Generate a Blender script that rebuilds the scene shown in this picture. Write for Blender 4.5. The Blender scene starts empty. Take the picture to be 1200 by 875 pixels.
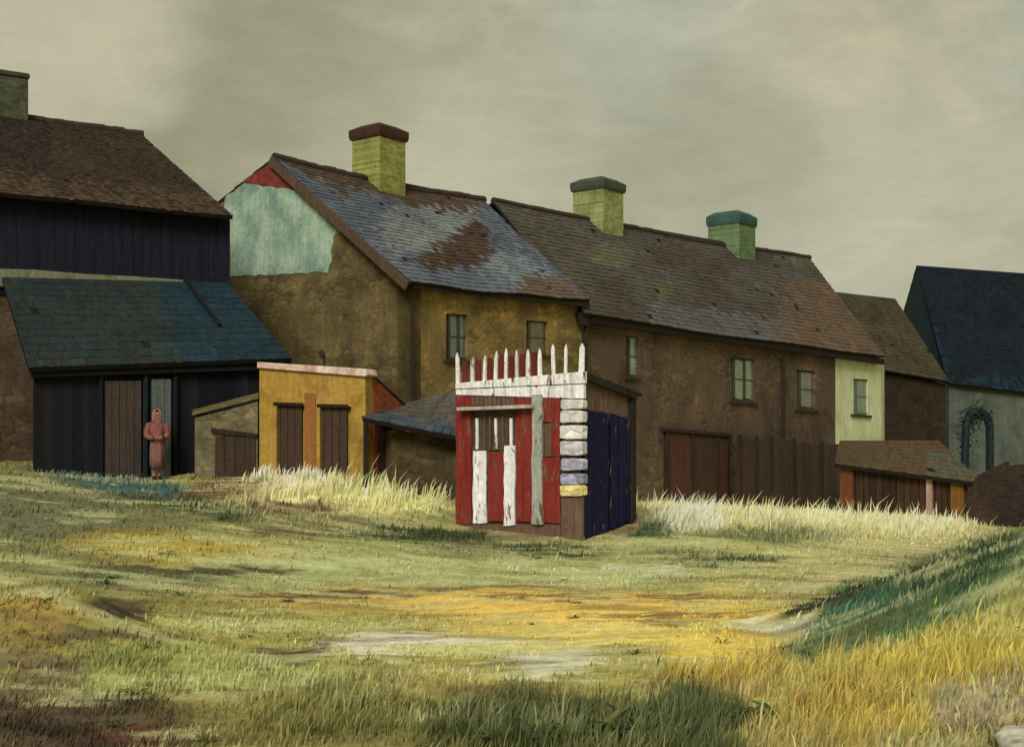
import bpy, bmesh, math, random
import numpy as np
from mathutils import Vector as V

random.seed(7)
rng = np.random.default_rng(11)
R = math.radians
S = 1.35                      # design unit -> metres
F, HX, HY, ZC = 1500.0, 600.0, 525.0, 1.6
scene = bpy.context.scene
col = scene.collection

# ------------------------------------------------------------------ camera
cd = bpy.data.cameras.new('camera'); cam = bpy.data.objects.new('camera', cd); col.objects.link(cam)
cam.location = (0, 0, ZC*S); cam.rotation_euler = (R(90), 0, 0)
cd.sensor_width = 36.0; cd.lens = 36.0*F/1200.0; cd.shift_y = (HY-437.5)/1200.0
cd.clip_start = 0.1; cd.clip_end = 5000
scene.camera = cam

# ------------------------------------------------------------------ light, sky, exposure
LIGHT = V((0.2, 0.8, -0.6)).normalized()
EXPO = 0.8
scene.view_settings.view_transform = 'Standard'; scene.view_settings.look = 'None'
scene.view_settings.exposure = EXPO; scene.view_settings.gamma = 1.0
scene.view_settings.use_curve_mapping = False
scene.cycles.max_bounces = 6
sd = bpy.data.lights.new('sun', 'SUN'); sun = bpy.data.objects.new('sun', sd); col.objects.link(sun)
sd.energy = 1.5; sd.angle = R(24); sd.color = (1.0, 0.975, 0.93)
sun.rotation_euler = LIGHT.to_track_quat('-Z', 'Y').to_euler(); sun.location = (-20, -30, 40)

def lin(c):
    return tuple((x/255/12.92) if x/255 <= .04045 else ((x/255+.055)/1.055)**2.4 for x in c)

world = bpy.data.worlds.new('World'); scene.world = world; world.use_nodes = True
nt = world.node_tree; nt.nodes.clear(); N = nt.nodes.new; L = nt.links.new
wo = N('ShaderNodeOutputWorld'); bg = N('ShaderNodeBackground'); bg.inputs[1].default_value = 0.1
sky = N('ShaderNodeTexSky'); sky.sky_type = 'NISHITA'; sky.sun_disc = False
d0 = -LIGHT
sky.sun_elevation = math.asin(d0.z); sky.sun_rotation = math.atan2(d0.x, d0.y)
tc = N('ShaderNodeTexCoord')
def wnoise(scale, rot, sc, detail=6, rough=.6, off=(0, 0, 0), dist=0.0):
    m = N('ShaderNodeMapping'); m.inputs['Scale'].default_value = sc; m.inputs['Rotation'].default_value = rot
    m.inputs['Location'].default_value = off
    L(tc.outputs['Generated'], m.inputs[0])
    n = N('ShaderNodeTexNoise'); n.inputs['Scale'].default_value = scale; n.inputs['Detail'].default_value = detail
    n.inputs['Roughness'].default_value = rough; n.inputs['Distortion'].default_value = dist
    L(m.outputs[0], n.inputs['Vector']); return n.outputs['Fac']
def wramp(src, stops):
    r = N('ShaderNodeValToRGB'); e = r.color_ramp.elements
    while len(e) < len(stops): e.new(.5)
    for el, (p, c) in zip(e, stops): el.position = p; el.color = (*lin(c), 1)
    L(src, r.inputs[0]); return r.outputs[0]
def wmix(f, a, b, bt='MIX'):
    m = N('ShaderNodeMix'); m.data_type = 'RGBA'; m.blend_type = bt
    if isinstance(f, float): m.inputs[0].default_value = f
    else: L(f, m.inputs[0])
    for s, i in ((a, 6), (b, 7)):
        if isinstance(s, tuple): m.inputs[i].default_value = s
        else: L(s, m.inputs[i])
    return m.outputs[2]
def wmap(src, a, b, c=0., d=1.):
    m = N('ShaderNodeMapRange'); m.interpolation_type = 'SMOOTHSTEP'
    L(src, m.inputs[0])
    for i, v in zip((1, 2, 3, 4), (a, b, c, d)): m.inputs[i].default_value = v
    return m.outputs[0]
def wspot(px, py, r0, r1):                         # soft area of the sky around one direction
    d = V(((px-HX)/F, 1, (HY-py)/F)).normalized()
    n = N('ShaderNodeVectorMath'); n.operation = 'NORMALIZE'; L(tc.outputs['Generated'], n.inputs[0])
    v = N('ShaderNodeVectorMath'); v.operation = 'DOT_PRODUCT'; L(n.outputs[0], v.inputs[0]); v.inputs[1].default_value = d
    w = N('ShaderNodeMath'); w.operation = 'ADD'; L(v.outputs['Value'], w.inputs[0])
    nz = wnoise(5, (0, 0, 0), (1, 1, 1.5), 5, .6, (px*.01, 0, 0))
    q = N('ShaderNodeMath'); q.operation = 'MULTIPLY_ADD'; L(nz, q.inputs[0]); q.inputs[1].default_value = .03*r0/.25; q.inputs[2].default_value = -.015*r0/.25
    L(q.outputs[0], w.inputs[1])
    return wmap(w.outputs[0], math.cos(r0), math.cos(r1))
def tone(c): return (*lin(c), 1)
c1 = wramp(wnoise(4.0, (0, R(28), 0), (1, 1, 1.35), 9, .6, (0, 0, 0), .5),
           [(.33, (128, 127, 99)), (.44, (150, 149, 119)), (.52, (170, 167, 137)), (.64, (208, 203, 175))])
c2 = wramp(wnoise(8, (0, R(-20), 0), (1, 1, 1.3), 8, .65, (4, 2, 7), .5), [(.38, (132, 132, 105)), (.5, (166, 164, 136)), (.62, (206, 201, 172))])
c1 = wmix(.5, c1, c2)
def veil(px, py, r0, r1, c, k):
    global c1
    m = N('ShaderNodeMath'); m.operation = 'MULTIPLY'; L(wspot(px, py, r0, r1), m.inputs[0]); m.inputs[1].default_value = k
    c1 = wmix(m.outputs[0], c1, tone(c))
veil(170, 120, .26, .02, (140, 138, 107), .75); veil(560, 110, .17, .02, (150, 148, 118), .5)
veil(480, 250, .15, .02, (184, 180, 150), .8); veil(690, 170, .13, 0, (180, 177, 149), .6); veil(1000, 270, .17, .02, (180, 178, 154), .7)
veil(770, 50, .10, 0, (168, 170, 150), .6); veil(30, 20, .13, 0, (188, 183, 154), .9); veil(1060, 140, .15, 0, (184, 178, 147), .55); veil(860, 200, .10, 0, (152, 150, 121), .55); veil(330, 60, .12, 0, (152, 149, 118), .5); veil(1190, 50, .06, 0, (160, 166, 150), .7)
streak = wmap(wnoise(16, (0, R(33), 0), (1, 1, 3.4), 5, .7, (3, 1, 2), .3), .3, .75, .94, 1.06)
vm = N('ShaderNodeVectorMath'); vm.operation = 'SCALE'; L(c1, vm.inputs[0]); L(streak, vm.inputs['Scale'])
vs = N('ShaderNodeVectorMath'); vs.operation = 'SCALE'; vs.inputs['Scale'].default_value = 1.07/(.1*2**EXPO); L(vm.outputs[0], vs.inputs[0])
L(wmix(0.03, vs.outputs[0], sky.outputs[0]), bg.inputs[0]); L(bg.outputs[0], wo.inputs[0])

# ------------------------------------------------------------------ materials
def nodes_of(m):
    m.use_nodes = True; t = m.node_tree
    b = t.nodes['Principled BSDF']; b.inputs['Specular IOR Level'].default_value = .15
    return t, b
def tnoise(t, vec, scale, detail=4, rough=.6, dist=0.):
    n = t.nodes.new('ShaderNodeTexNoise'); n.inputs['Scale'].default_value = scale
    n.inputs['Detail'].default_value = detail; n.inputs['Roughness'].default_value = rough; n.inputs['Distortion'].default_value = dist
    t.links.new(vec, n.inputs['Vector']); return n.outputs['Fac']
def tramp(t, src, stops):
    r = t.nodes.new('ShaderNodeValToRGB'); e = r.color_ramp.elements
    while len(e) < len(stops): e.new(.5)
    for el, (p, c) in zip(e, stops): el.position = p; el.color = (*c, 1)
    t.links.new(src, r.inputs[0]); return r.outputs[0]
def tmap(t, src, a, b, c, d):
    m = t.nodes.new('ShaderNodeMapRange'); t.links.new(src, m.inputs[0])
    for i, v in zip((1, 2, 3, 4), (a, b, c, d)): m.inputs[i].default_value = v
    return m.outputs[0]
def tscale(t, c, f):
    m = t.nodes.new('ShaderNodeVectorMath'); m.operation = 'SCALE'; t.links.new(c, m.inputs[0])
    if isinstance(f, (int, float)): m.inputs['Scale'].default_value = f
    else: t.links.new(f, m.inputs['Scale'])
    return m.outputs[0]
def tbump(t, b, h, strength, dist=.02):
    n = t.nodes.new('ShaderNodeBump'); n.inputs['Strength'].default_value = strength; n.inputs['Distance'].default_value = dist
    t.links.new(h, n.inputs['Height']); t.links.new(n.outputs[0], b.inputs['Normal'])
def frame_coords(t, d):
    """object coordinates turned into (along the wall, up, through)"""
    tcn = t.nodes.new('ShaderNodeTexCoord')
    dd = V((d[0], d[1], 0)).normalized()
    outs = []
    for ax in (dd, V((0, 0, 1)), V((-dd.y, dd.x, 0))):
        v = t.nodes.new('ShaderNodeVectorMath'); v.operation = 'DOT_PRODUCT'
        t.links.new(tcn.outputs['Object'], v.inputs[0]); v.inputs[1].default_value = ax; outs.append(v.outputs['Value'])
    c = t.nodes.new('ShaderNodeCombineXYZ')
    for i in range(3): t.links.new(outs[i], c.inputs[i])
    return c.outputs[0]
def tmapping(t, vec, sc, off=(0, 0, 0)):
    m = t.nodes.new('ShaderNodeMapping'); m.inputs['Scale'].default_value = sc; m.inputs['Location'].default_value = off
    t.links.new(vec, m.inputs[0]); return m.outputs[0]
MATS = {}
def surf(name, cols, d=(1, 0), scale=.8, kind='plain', rough=.92, gain=1.0, bump=.5, seed=0., peel=0.):
    """weathered surface: patches of the given colours; kind adds stones, boards or plaster grain"""
    if name in MATS: return MATS[name]
    m = bpy.data.materials.new(name); t, b = nodes_of(m); MATS[name] = m
    vec = frame_coords(t, d)
    cs = [tuple(x*gain*w for x, w in zip(lin(c), (1, 1.02, 1.12))) for c in cols]; cs = cs*2 if len(cs) == 1 else cs
    st = (1, .8, 1) if kind != 'board' else (5, .35, 5)
    n1 = tnoise(t, tmapping(t, vec, st, (seed, seed*.7, seed*.3)), scale, 5, .62, .4)
    k = len(cs); stops = [(.3+.4*i/max(k-1, 1), c) for i, c in enumerate(cs)]
    c = tramp(t, n1, stops)
    n2 = tnoise(t, tmapping(t, vec, (1, 1, 1), (seed, 5, 3)), 9, 6, .7)
    c = tscale(t, c, tmap(t, n2, .25, .75, .72, 1.28))
    n3 = tnoise(t, tmapping(t, vec, (6, .5, 6), (1, seed, 2)), 1.6, 5, .65)       # rain streaks and brushing
    c = tscale(t, c, tmap(t, n3, .3, .7, .84, 1.14))
    h = n2
    if kind in ('stone', 'brick'):
        if kind == 'stone':
            vo = t.nodes.new('ShaderNodeTexVoronoi'); vo.feature = 'F1'; vo.inputs['Scale'].default_value = 1
            ve = t.nodes.new('ShaderNodeTexVoronoi'); ve.feature = 'DISTANCE_TO_EDGE'; ve.inputs['Scale'].default_value = 1
            wv = tmapping(t, vec, (2.6, 5.2, 2.6), (seed, 0, 0))
            dn = t.nodes.new('ShaderNodeTexNoise'); dn.inputs['Scale'].default_value = 2.0; t.links.new(vec, dn.inputs['Vector'])
            ad = t.nodes.new('ShaderNodeVectorMath'); ad.operation = 'MULTIPLY_ADD'
            t.links.new(dn.outputs['Color'], ad.inputs[0]); ad.inputs[1].default_value = (.7, .7, .7); t.links.new(wv, ad.inputs[2])
            t.links.new(ad.outputs[0], vo.inputs['Vector']); t.links.new(ad.outputs[0], ve.inputs['Vector'])
            sep = t.nodes.new('ShaderNodeSeparateColor'); t.links.new(vo.outputs['Color'], sep.inputs[0])
            bare = tmap(t, tnoise(t, tmapping(t, vec, (1, 1.3, 1), (seed+2, 3, 1)), .7, 5, .65, .6), .44, .56, .12, 1)
            def fade(v, k):
                a1 = t.nodes.new('ShaderNodeMath'); a1.operation = 'MULTIPLY_ADD'; a1.inputs[2].default_value = 1; t.links.new(bare, a1.inputs[1])
                a0 = t.nodes.new('ShaderNodeMath'); a0.operation = 'MULTIPLY_ADD'; a0.inputs[1].default_value = k; a0.inputs[2].default_value = -k/2; t.links.new(v, a0.inputs[0])
                t.links.new(a0.outputs[0], a1.inputs[0]); return a1.outputs[0]
            c = tscale(t, c, fade(sep.outputs[0], .55))
            h0 = tmap(t, ve.outputs['Distance'], 0, .16, 0, 1)
            c = tscale(t, c, fade(h0, .3))
            hm = t.nodes.new('ShaderNodeMath'); hm.operation = 'MULTIPLY'; t.links.new(h0, hm.inputs[0]); t.links.new(bare, hm.inputs[1]); h = hm.outputs[0]
        else:
            br = t.nodes.new('ShaderNodeTexBrick'); br.inputs['Scale'].default_value = 1
            br.inputs['Brick Width'].default_value = .24; br.inputs['Row Height'].default_value = .085; br.inputs['Mortar Size'].default_value = .008
            br.inputs['Color1'].default_value = (.72, .72, .72, 1); br.inputs['Color2'].default_value = (1.25, 1.25, 1.25, 1); br.inputs['Mortar'].default_value = (1.1, 1.08, 1.02, 1)
            t.links.new(vec, br.inputs['Vector'])
            mu = t.nodes.new('ShaderNodeVectorMath'); mu.operation = 'MULTIPLY'; t.links.new(c, mu.inputs[0]); t.links.new(br.outputs['Color'], mu.inputs[1]); c = mu.outputs[0]
            iv = t.nodes.new('ShaderNodeMath'); iv.operation = 'SUBTRACT'; iv.inputs[0].default_value = 1; t.links.new(br.outputs['Fac'], iv.inputs[1]); h = iv.outputs[0]
        mm = t.nodes.new('ShaderNodeMath'); mm.operation = 'MULTIPLY_ADD'; t.links.new(n2, mm.inputs[0]); mm.inputs[1].default_value = .8; t.links.new(h, mm.inputs[2]); h = mm.outputs[0]
    elif kind == 'board':
        g = tnoise(t, tmapping(t, vec, (30, 1.2, 30), (seed, 0, 0)), 1.5, 5, .7)
        c = tscale(t, c, tmap(t, g, .3, .7, .82, 1.16)); h = g
    if peel:
        pn = tnoise(t, tmapping(t, vec, (3.2, .8, 3.2), (seed, 7, 1)), 2.4, 9, .74, .5)
        pf = tmap(t, pn, .60-peel*.12, .63-peel*.12, 0, 1)
        wd = tscale(t, tramp(t, h, [(.3, lin((84, 66, 52))), (.7, lin((128, 106, 84)))]), 1.0)
        mx = t.nodes.new('ShaderNodeMix'); mx.data_type = 'RGBA'; t.links.new(pf, mx.inputs[0]); t.links.new(c, mx.inputs[6]); t.links.new(wd, mx.inputs[7]); c = mx.outputs[2]
    t.links.new(c, b.inputs['Base Color']); b.inputs['Roughness'].default_value = rough
    tbump(t, b, h, bump)
    return m
def attr_mat(name, rough=.9, fine=.25, translucent=0., scale=14, bump=.4, spec=.15, low=0.):
    if name in MATS: return MATS[name]
    m = bpy.data.materials.new(name); t, b = nodes_of(m); MATS[name] = m
    a = t.nodes.new('ShaderNodeAttribute'); a.attribute_name = 'Col'
    tcn = t.nodes.new('ShaderNodeTexCoord')
    n = tnoise(t, tcn.outputs['Object'], scale, 6, .68)
    c = tscale(t, a.outputs['Color'], tmap(t, n, .25, .75, 1-fine, 1+fine))
    if low:
        n0 = tnoise(t, tcn.outputs['Object'], .55, 5, .62, .8); c = tscale(t, c, tmap(t, n0, .3, .7, 1-low, 1+low))
    t.links.new(c, b.inputs['Base Color']); b.inputs['Roughness'].default_value = rough; b.inputs['Specular IOR Level'].default_value = spec
    if bump: tbump(t, b, n, bump)
    if translucent:
        tr = t.nodes.new('ShaderNodeBsdfTranslucent'); t.links.new(c, tr.inputs[0])
        mx = t.nodes.new('ShaderNodeMixShader'); mx.inputs[0].default_value = translucent
        o = t.nodes['Material Output']
        t.links.new(b.outputs[0], mx.inputs[1]); t.links.new(tr.outputs[0], mx.inputs[2]); t.links.new(mx.outputs[0], o.inputs['Surface'])
    return m

# ------------------------------------------------------------------ geometry helpers (design units)
def P(px, py, Y): return V(((px-HX)/F*Y, Y, ZC+(HY-py)/F*Y))
def proj(v): return (HX+F*v[0]/v[1], HY-F*(v[2]-ZC)/v[1])
class Wall:
    """vertical plane through two plan points; out = side turned to the camera"""
    def __init__(s, a, b):
        s.a = V((a[0], a[1])); s.d = (V((b[0], b[1]))-s.a).normalized()
        n = V((s.d.y, -s.d.x)); s.n = n if n.dot(s.a) < 0 else -n
    @property
    def out(s): return V((s.n.x, s.n.y, 0))
    @property
    def dir(s): return V((s.d.x, s.d.y, 0))
    def off(s, k): q = Wall(s.a, s.a+s.d); q.a = s.a+s.n*k; return q
    def hit(s, px, py):
        r = V(((px-HX)/F, 1.0)); Y = s.a.dot(s.n)/r.dot(s.n); return P(px, py, Y)
def plan(px, Y): return ((px-HX)/F*Y, Y)
class MB:
    def __init__(s): s.v = []; s.f = []; s.c = []
    def add(s, vs, fs, c=None):
        k = len(s.v); s.v += [V(x) for x in vs]; s.f += [tuple(i+k for i in f) for f in fs]; s.c += [c]*len(fs); return s
    def prism(s, poly, vec, c=None):
        n = len(poly); vs = list(poly)+[p+vec for p in poly]
        return s.add(vs, [tuple(range(n)), tuple(range(2*n-1, n-1, -1))]+[(i, i+n, (i+1) % n+n, (i+1) % n) for i in range(n)], c)
    def panel(s, w, pts, t, off=0., c=None):
        """pixel outline on wall w, its face `off` proud of the wall, thickness t inwards"""
        q = w.off(off); return s.prism([q.hit(*p) for p in pts], -w.out*t, c)
    def bar(s, a, b, w, h, up=V((0, 0, 1)), c=None):
        d = (b-a).normalized(); x = d.cross(up).normalized()*w/2; y = x.cross(d).normalized()*h/2
        return s.prism([a-x-y, a+x-y, a+x+y, a-x+y], b-a, c)
    def tube(s, pts, rad, n=8, c=None):
        rs = rad if isinstance(rad, (list, tuple)) else [rad]*len(pts); k = len(s.v); prev = None
        for i, p in enumerate(pts):
            d = (pts[min(i+1, len(pts)-1)]-pts[max(i-1, 0)]).normalized()
            x = d.orthogonal().normalized() if prev is None else (prev-d*prev.dot(d)).normalized(); prev = x; y = d.cross(x)
            s.v += [p+(x*math.cos(6.2832*j/n)+y*math.sin(6.2832*j/n))*rs[i] for j in range(n)]
        for i in range(len(pts)-1):
            for j in range(n):
                s.f.append((k+i*n+j, k+i*n+(j+1) % n, k+(i+1)*n+(j+1) % n, k+(i+1)*n+j)); s.c.append(c)
        s.f.append(tuple(k+j for j in range(n))); s.f.append(tuple(k+(len(pts)-1)*n+j for j in range(n-1, -1, -1))); s.c += [c, c]
        return s
def mesh_of(name, mb, base=V((0, 0, 0)), recalc=True, jit=0.):
    me = bpy.data.meshes.new(name)
    vs = [(v*S-base) for v in mb.v]
    me.from_pydata([tuple(v) for v in vs], [], mb.f); me.update()
    if any(c is not None for c in mb.c):
        at = me.color_attributes.new('Col', 'FLOAT_COLOR', 'CORNER')
        arr = np.ones((len(me.loops), 4), np.float32); i = 0
        for p, c in zip(me.polygons, mb.c):
            if c is None: c = (.1, .1, .1)
            arr[p.loop_start:p.loop_start+p.loop_total, :3] = c
        at.data.foreach_set('color', arr.ravel())
    if recalc:
        bm = bmesh.new(); bm.from_mesh(me); bmesh.ops.recalc_face_normals(bm, faces=bm.faces); bm.to_mesh(me); bm.free()
    return me
def link(name, me, mat, parent=None):
    o = bpy.data.objects.new(name, me); col.objects.link(o)
    if mat: me.materials.append(mat)
    if parent: o.parent = parent
    return o
def base_of(p):
    while p.parent: p = p.parent
    return V(p.location)
def part(name, mb, mat, parent, bevel=0., recalc=True, cut=None, label=None):
    b = base_of(parent)
    o = link(name, mesh_of(name, mb, b, recalc), mat, parent)
    if cut and cut.v:
        cm = mesh_of('cutter', cut, b); co = bpy.data.objects.new('cutter', cm); col.objects.link(co); co.location = b
        o2 = o; md = o2.modifiers.new('cut', 'BOOLEAN'); md.operation = 'DIFFERENCE'; md.solver = 'EXACT'; md.object = co
        bpy.context.view_layer.update(); dg = bpy.context.evaluated_depsgraph_get()
        nm = bpy.data.meshes.new_from_object(o.evaluated_get(dg)); o.modifiers.clear(); o.data = nm
        bpy.data.objects.remove(co)
    if bevel:
        md = o.modifiers.new('bevel', 'BEVEL'); md.width = bevel*S; md.segments = 2; md.limit_method = 'ANGLE'; md.angle_limit = R(35)
    if label: o['label'] = label
    return o
def thing(name, label, cat, at, group=None):
    o = bpy.data.objects.new(name, None); col.objects.link(o); o.location = V(at)*S; o.empty_display_size = .3
    o['label'] = label; o['category'] = cat
    if group: o['group'] = group
    bpy.context.view_layer.update()
    return o
def solo(name, mb, mat, label, cat, group=None, bevel=0.):
    b = V((sum(v.x for v in mb.v)/len(mb.v), sum(v.y for v in mb.v)/len(mb.v), min(v.z for v in mb.v)))*S
    o = link(name, mesh_of(name, mb, b), mat); o.location = b; o['label'] = label; o['category'] = cat
    if group: o['group'] = group
    return o
def in_poly(x, y, poly):
    r = False; j = len(poly)-1
    for i in range(len(poly)):
        xi, yi = poly[i]; xj, yj = poly[j]
        if (yi > y) != (yj > y) and x < (xj-xi)*(y-yi)/(yj-yi)+xi: r = not r
        j = i
    return r
def jig(c, a=.12):
    k = 1+random.gauss(0, a); return tuple(max(.002, x*k*(1+random.gauss(0, a*.25))) for x in c)
def ridge(a, b, sag, r=.1, n=26):
    mb = MB(); d = (b-a).normalized()
    f = lambda s: a.lerp(b, s)-V((0, 0, sag*math.sin(math.pi*s)+sag*.25*math.sin(9*s+2)*math.sin(s*4)))
    for i in range(n):
        p, q = f(i/n), f((i+1)/n); j = V((0, 0, random.uniform(-.012, .012))); k = r*random.uniform(.92, 1.06)
        mb.tube([p+j, q+j+d*.03], [k, k*1.08], 10)
    return mb
def rag(pts, step=6, amp=1.4):
    r = []
    for i, p in enumerate(pts):
        q = pts[(i+1) % len(pts)]; n = max(1, int(math.hypot(q[0]-p[0], q[1]-p[1])/step))
        r += [(p[0]+(q[0]-p[0])*k/n+random.uniform(-amp, amp), p[1]+(q[1]-p[1])*k/n+random.uniform(-amp, amp)) for k in range(n)]
    return r
def slates(quad, rows, cols, colour, thick=.02, gain=1.05, wob=.012, slab=.07, under=(35, 30, 26), sag=0.):
    """roof covering laid slate by slate on a slab; quad = ridge left, ridge right, eave right, eave left"""
    tl, tr, br, bl = [V(p) for p in quad]; mb = MB()
    n = (tr-tl).cross(bl-tl).normalized()
    if n.z < 0: n = -n
    def at(s, t):
        return (tl.lerp(tr, s)).lerp(bl.lerp(br, s), t)-V((0, 0, sag*math.sin(math.pi*min(1, max(0, s)))*(1-.75*t)+sag*.25*math.sin(9*s+2)*math.sin(3*t+s*4)))
    g = 14; vs = [at(i/g, j/g)-n*o for o in (.003, slab) for j in range(g+1) for i in range(g+1)]; K = (g+1)**2; fs = []
    for o in (0, K): fs += [(o+j*(g+1)+i, o+j*(g+1)+i+1, o+(j+1)*(g+1)+i+1, o+(j+1)*(g+1)+i) for j in range(g) for i in range(g)]
    rim = [i for i in range(g+1)]+[j*(g+1)+g for j in range(1, g+1)]+[g*(g+1)+i for i in range(g-1, -1, -1)]+[j*(g+1) for j in range(g-1, 0, -1)]
    fs += [(rim[i], rim[(i+1) % len(rim)], rim[(i+1) % len(rim)]+K, rim[i]+K) for i in range(len(rim))]
    mb.add(vs, fs, lin(under))
    for r in range(rows):
        off = .5*(r % 2)
        for k in range(-1, cols+1):
            s0 = max(0, (k+off)/cols+random.uniform(-.06, .06)/cols); s1 = min(1, (k+1+off)/cols-.04/cols)
            if s1-s0 < .15/cols or (random.random() < .006 and 0 < r < rows-1): continue
            t0 = max(0, (r-.15)/rows); t1 = min(1.012, (r+1)/rows+random.uniform(-.05, .05)/rows+(random.uniform(.1, .5)/rows if random.random() < .012 else 0))
            lift = thick*random.uniform(.7, 1.5); w = random.gauss(0, wob)
            a, b, c, d = at(s0, t0)+n*.004, at(s1, t0)+n*.004, at(s1, t1)+n*(lift+w*.3), at(s0, t1)+n*(lift-w*.3)
            px, py = proj((a+b+c+d)/4)
            cc = jig(tuple(x*gain*w for x, w in zip(lin(colour(px, py)), (1, 1.02, 1.12))), .065)
            e = [c-n*lift*.9, d-n*lift*.9]
            mb.add([a, b, c, d, e[0], e[1]], [(0, 1, 2, 3), (3, 2, 4, 5), (1, 4, 2), (0, 3, 5)], cc)
    return mb

# numpy value noise
_tab = rng.random((256, 256))
def vnoise(x, y):
    xi = np.floor(x).astype(int); yi = np.floor(y).astype(int); fx = x-xi; fy = y-yi
    fx = fx*fx*(3-2*fx); fy = fy*fy*(3-2*fy)
    g = lambda i, j: _tab[i % 256, j % 256]
    return (g(xi, yi)*(1-fx)+g(xi+1, yi)*fx)*(1-fy)+(g(xi, yi+1)*(1-fx)+g(xi+1, yi+1)*fx)*fy
def fbm(x, y, o=4):
    r = 0; a = .5
    for i in range(o): r = r+a*vnoise(x*2**i+17*i, y*2**i+5*i); a *= .5
    return r/(1-.5**o)

# ------------------------------------------------------------------ terrain
CTRL = [(600, 875, 6.86), (200, 875, 6.86), (1000, 875, 6.9), (0, 800, 8.4), (600, 762, 10.1), (350, 762, 10), (850, 750, 10.6), (1190, 760, 10.6),
        (600, 692, 14), (350, 690, 13.8), (850, 690, 14.2), (1100, 690, 14.2), (683, 634, 18), (535, 614, 19.5), (745, 610, 19.1), (610, 624, 18.7),
        (420, 604, 19), (300, 592, 18.2), (190, 576, 19.6), (100, 562, 19.6), (190, 563, 21.0), (40, 552, 20.2), (-80, 548, 19.5), (228, 558, 20.9),
        (303, 557, 20.8), (430, 560, 20.3), (500, 566, 22.5), (480, 562, 26), (0, 640, 14.5), (200, 652, 14.5), (420, 648, 15.5), (800, 648, 17.2),
        (1000, 640, 20), (1150, 626, 25), (690, 588, 31.3), (860, 602, 38), (1020, 606, 45), (985, 604, 36), (1135, 614, 33.5), (760, 600, 24), (900, 612, 27),
        (1250, 620, 32), (0, 540, 27), (300, 540, 27)]
gp = np.array([[P(*c).x, P(*c).y, P(*c).z] for c in CTRL]+[[-60, 70, 1.4], [0, 75, .8], [60, 80, -.3], [60, 30, -.4], [-50, 20, 1.2], [-40, -10, .4], [0, -10, 0], [40, -10, 0], [30, 50, -.6]])
def _phi(r): return np.where(r > 1e-9, r*r*np.log(np.maximum(r, 1e-9)), 0)
_D = np.hypot(gp[:, None, 0]-gp[None, :, 0], gp[:, None, 1]-gp[None, :, 1])
_n = len(gp); _A = np.zeros((_n+3, _n+3)); _A[:_n, :_n] = _phi(_D)+np.eye(_n)*.3
_A[:_n, _n] = 1; _A[:_n, _n+1] = gp[:, 0]; _A[:_n, _n+2] = gp[:, 1]; _A[_n:, :_n] = _A[:_n, _n:].T
_w = np.linalg.solve(_A, np.r_[gp[:, 2], 0, 0, 0])
def sst(a, b, x): t = np.clip((x-a)/(b-a), 0, 1); return t*t*(3-2*t)
def ground_z(x, y):
    x = np.asarray(x, float); y = np.asarray(y, float)
    xc = np.clip(x, -60, 60); yc = np.clip(y, -10, 78)
    sh = xc.shape; xf = xc.ravel(); yf = yc.ravel(); z = np.empty_like(xf)
    for i in range(0, len(xf), 20000):
        r = np.hypot(xf[i:i+20000, None]-gp[None, :, 0], yf[i:i+20000, None]-gp[None, :, 1])
        z[i:i+20000] = _phi(r)@_w[:_n]+_w[_n]+_w[_n+1]*xf[i:i+20000]+_w[_n+2]*yf[i:i+20000]
    z = np.clip(z.reshape(sh), -1.2, 1.8)
    far = sst(45, 75, np.hypot(x, np.maximum(y, 0))); z = z*(1-far)+.3*far
    cr = 11.35-.09*(x-2.4)                                             # bank on the right
    h = np.clip((x-2.25)*.42, 0, 1.0)
    z = z+h*sst(6.0, 1.0, cr-y+0*x)*(1-sst(0, 1.5, y-cr))*np.where(y < cr, 1, 1)
    z = z+.42*np.exp(-(((x+3.75)/.75)**2+((y-10.2)/.8)**2))             # knoll on the left
    z = z-.16*np.exp(-(((x+3.0)/.28)**2+((y-11.0)/.3)**2))
    near = np.exp(-(np.hypot(x, y)/30)**2)
    return z+near*((fbm(x*.9, y*.9)-.5)*.10+(fbm(x*4, y*4)-.5)*.03)

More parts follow.
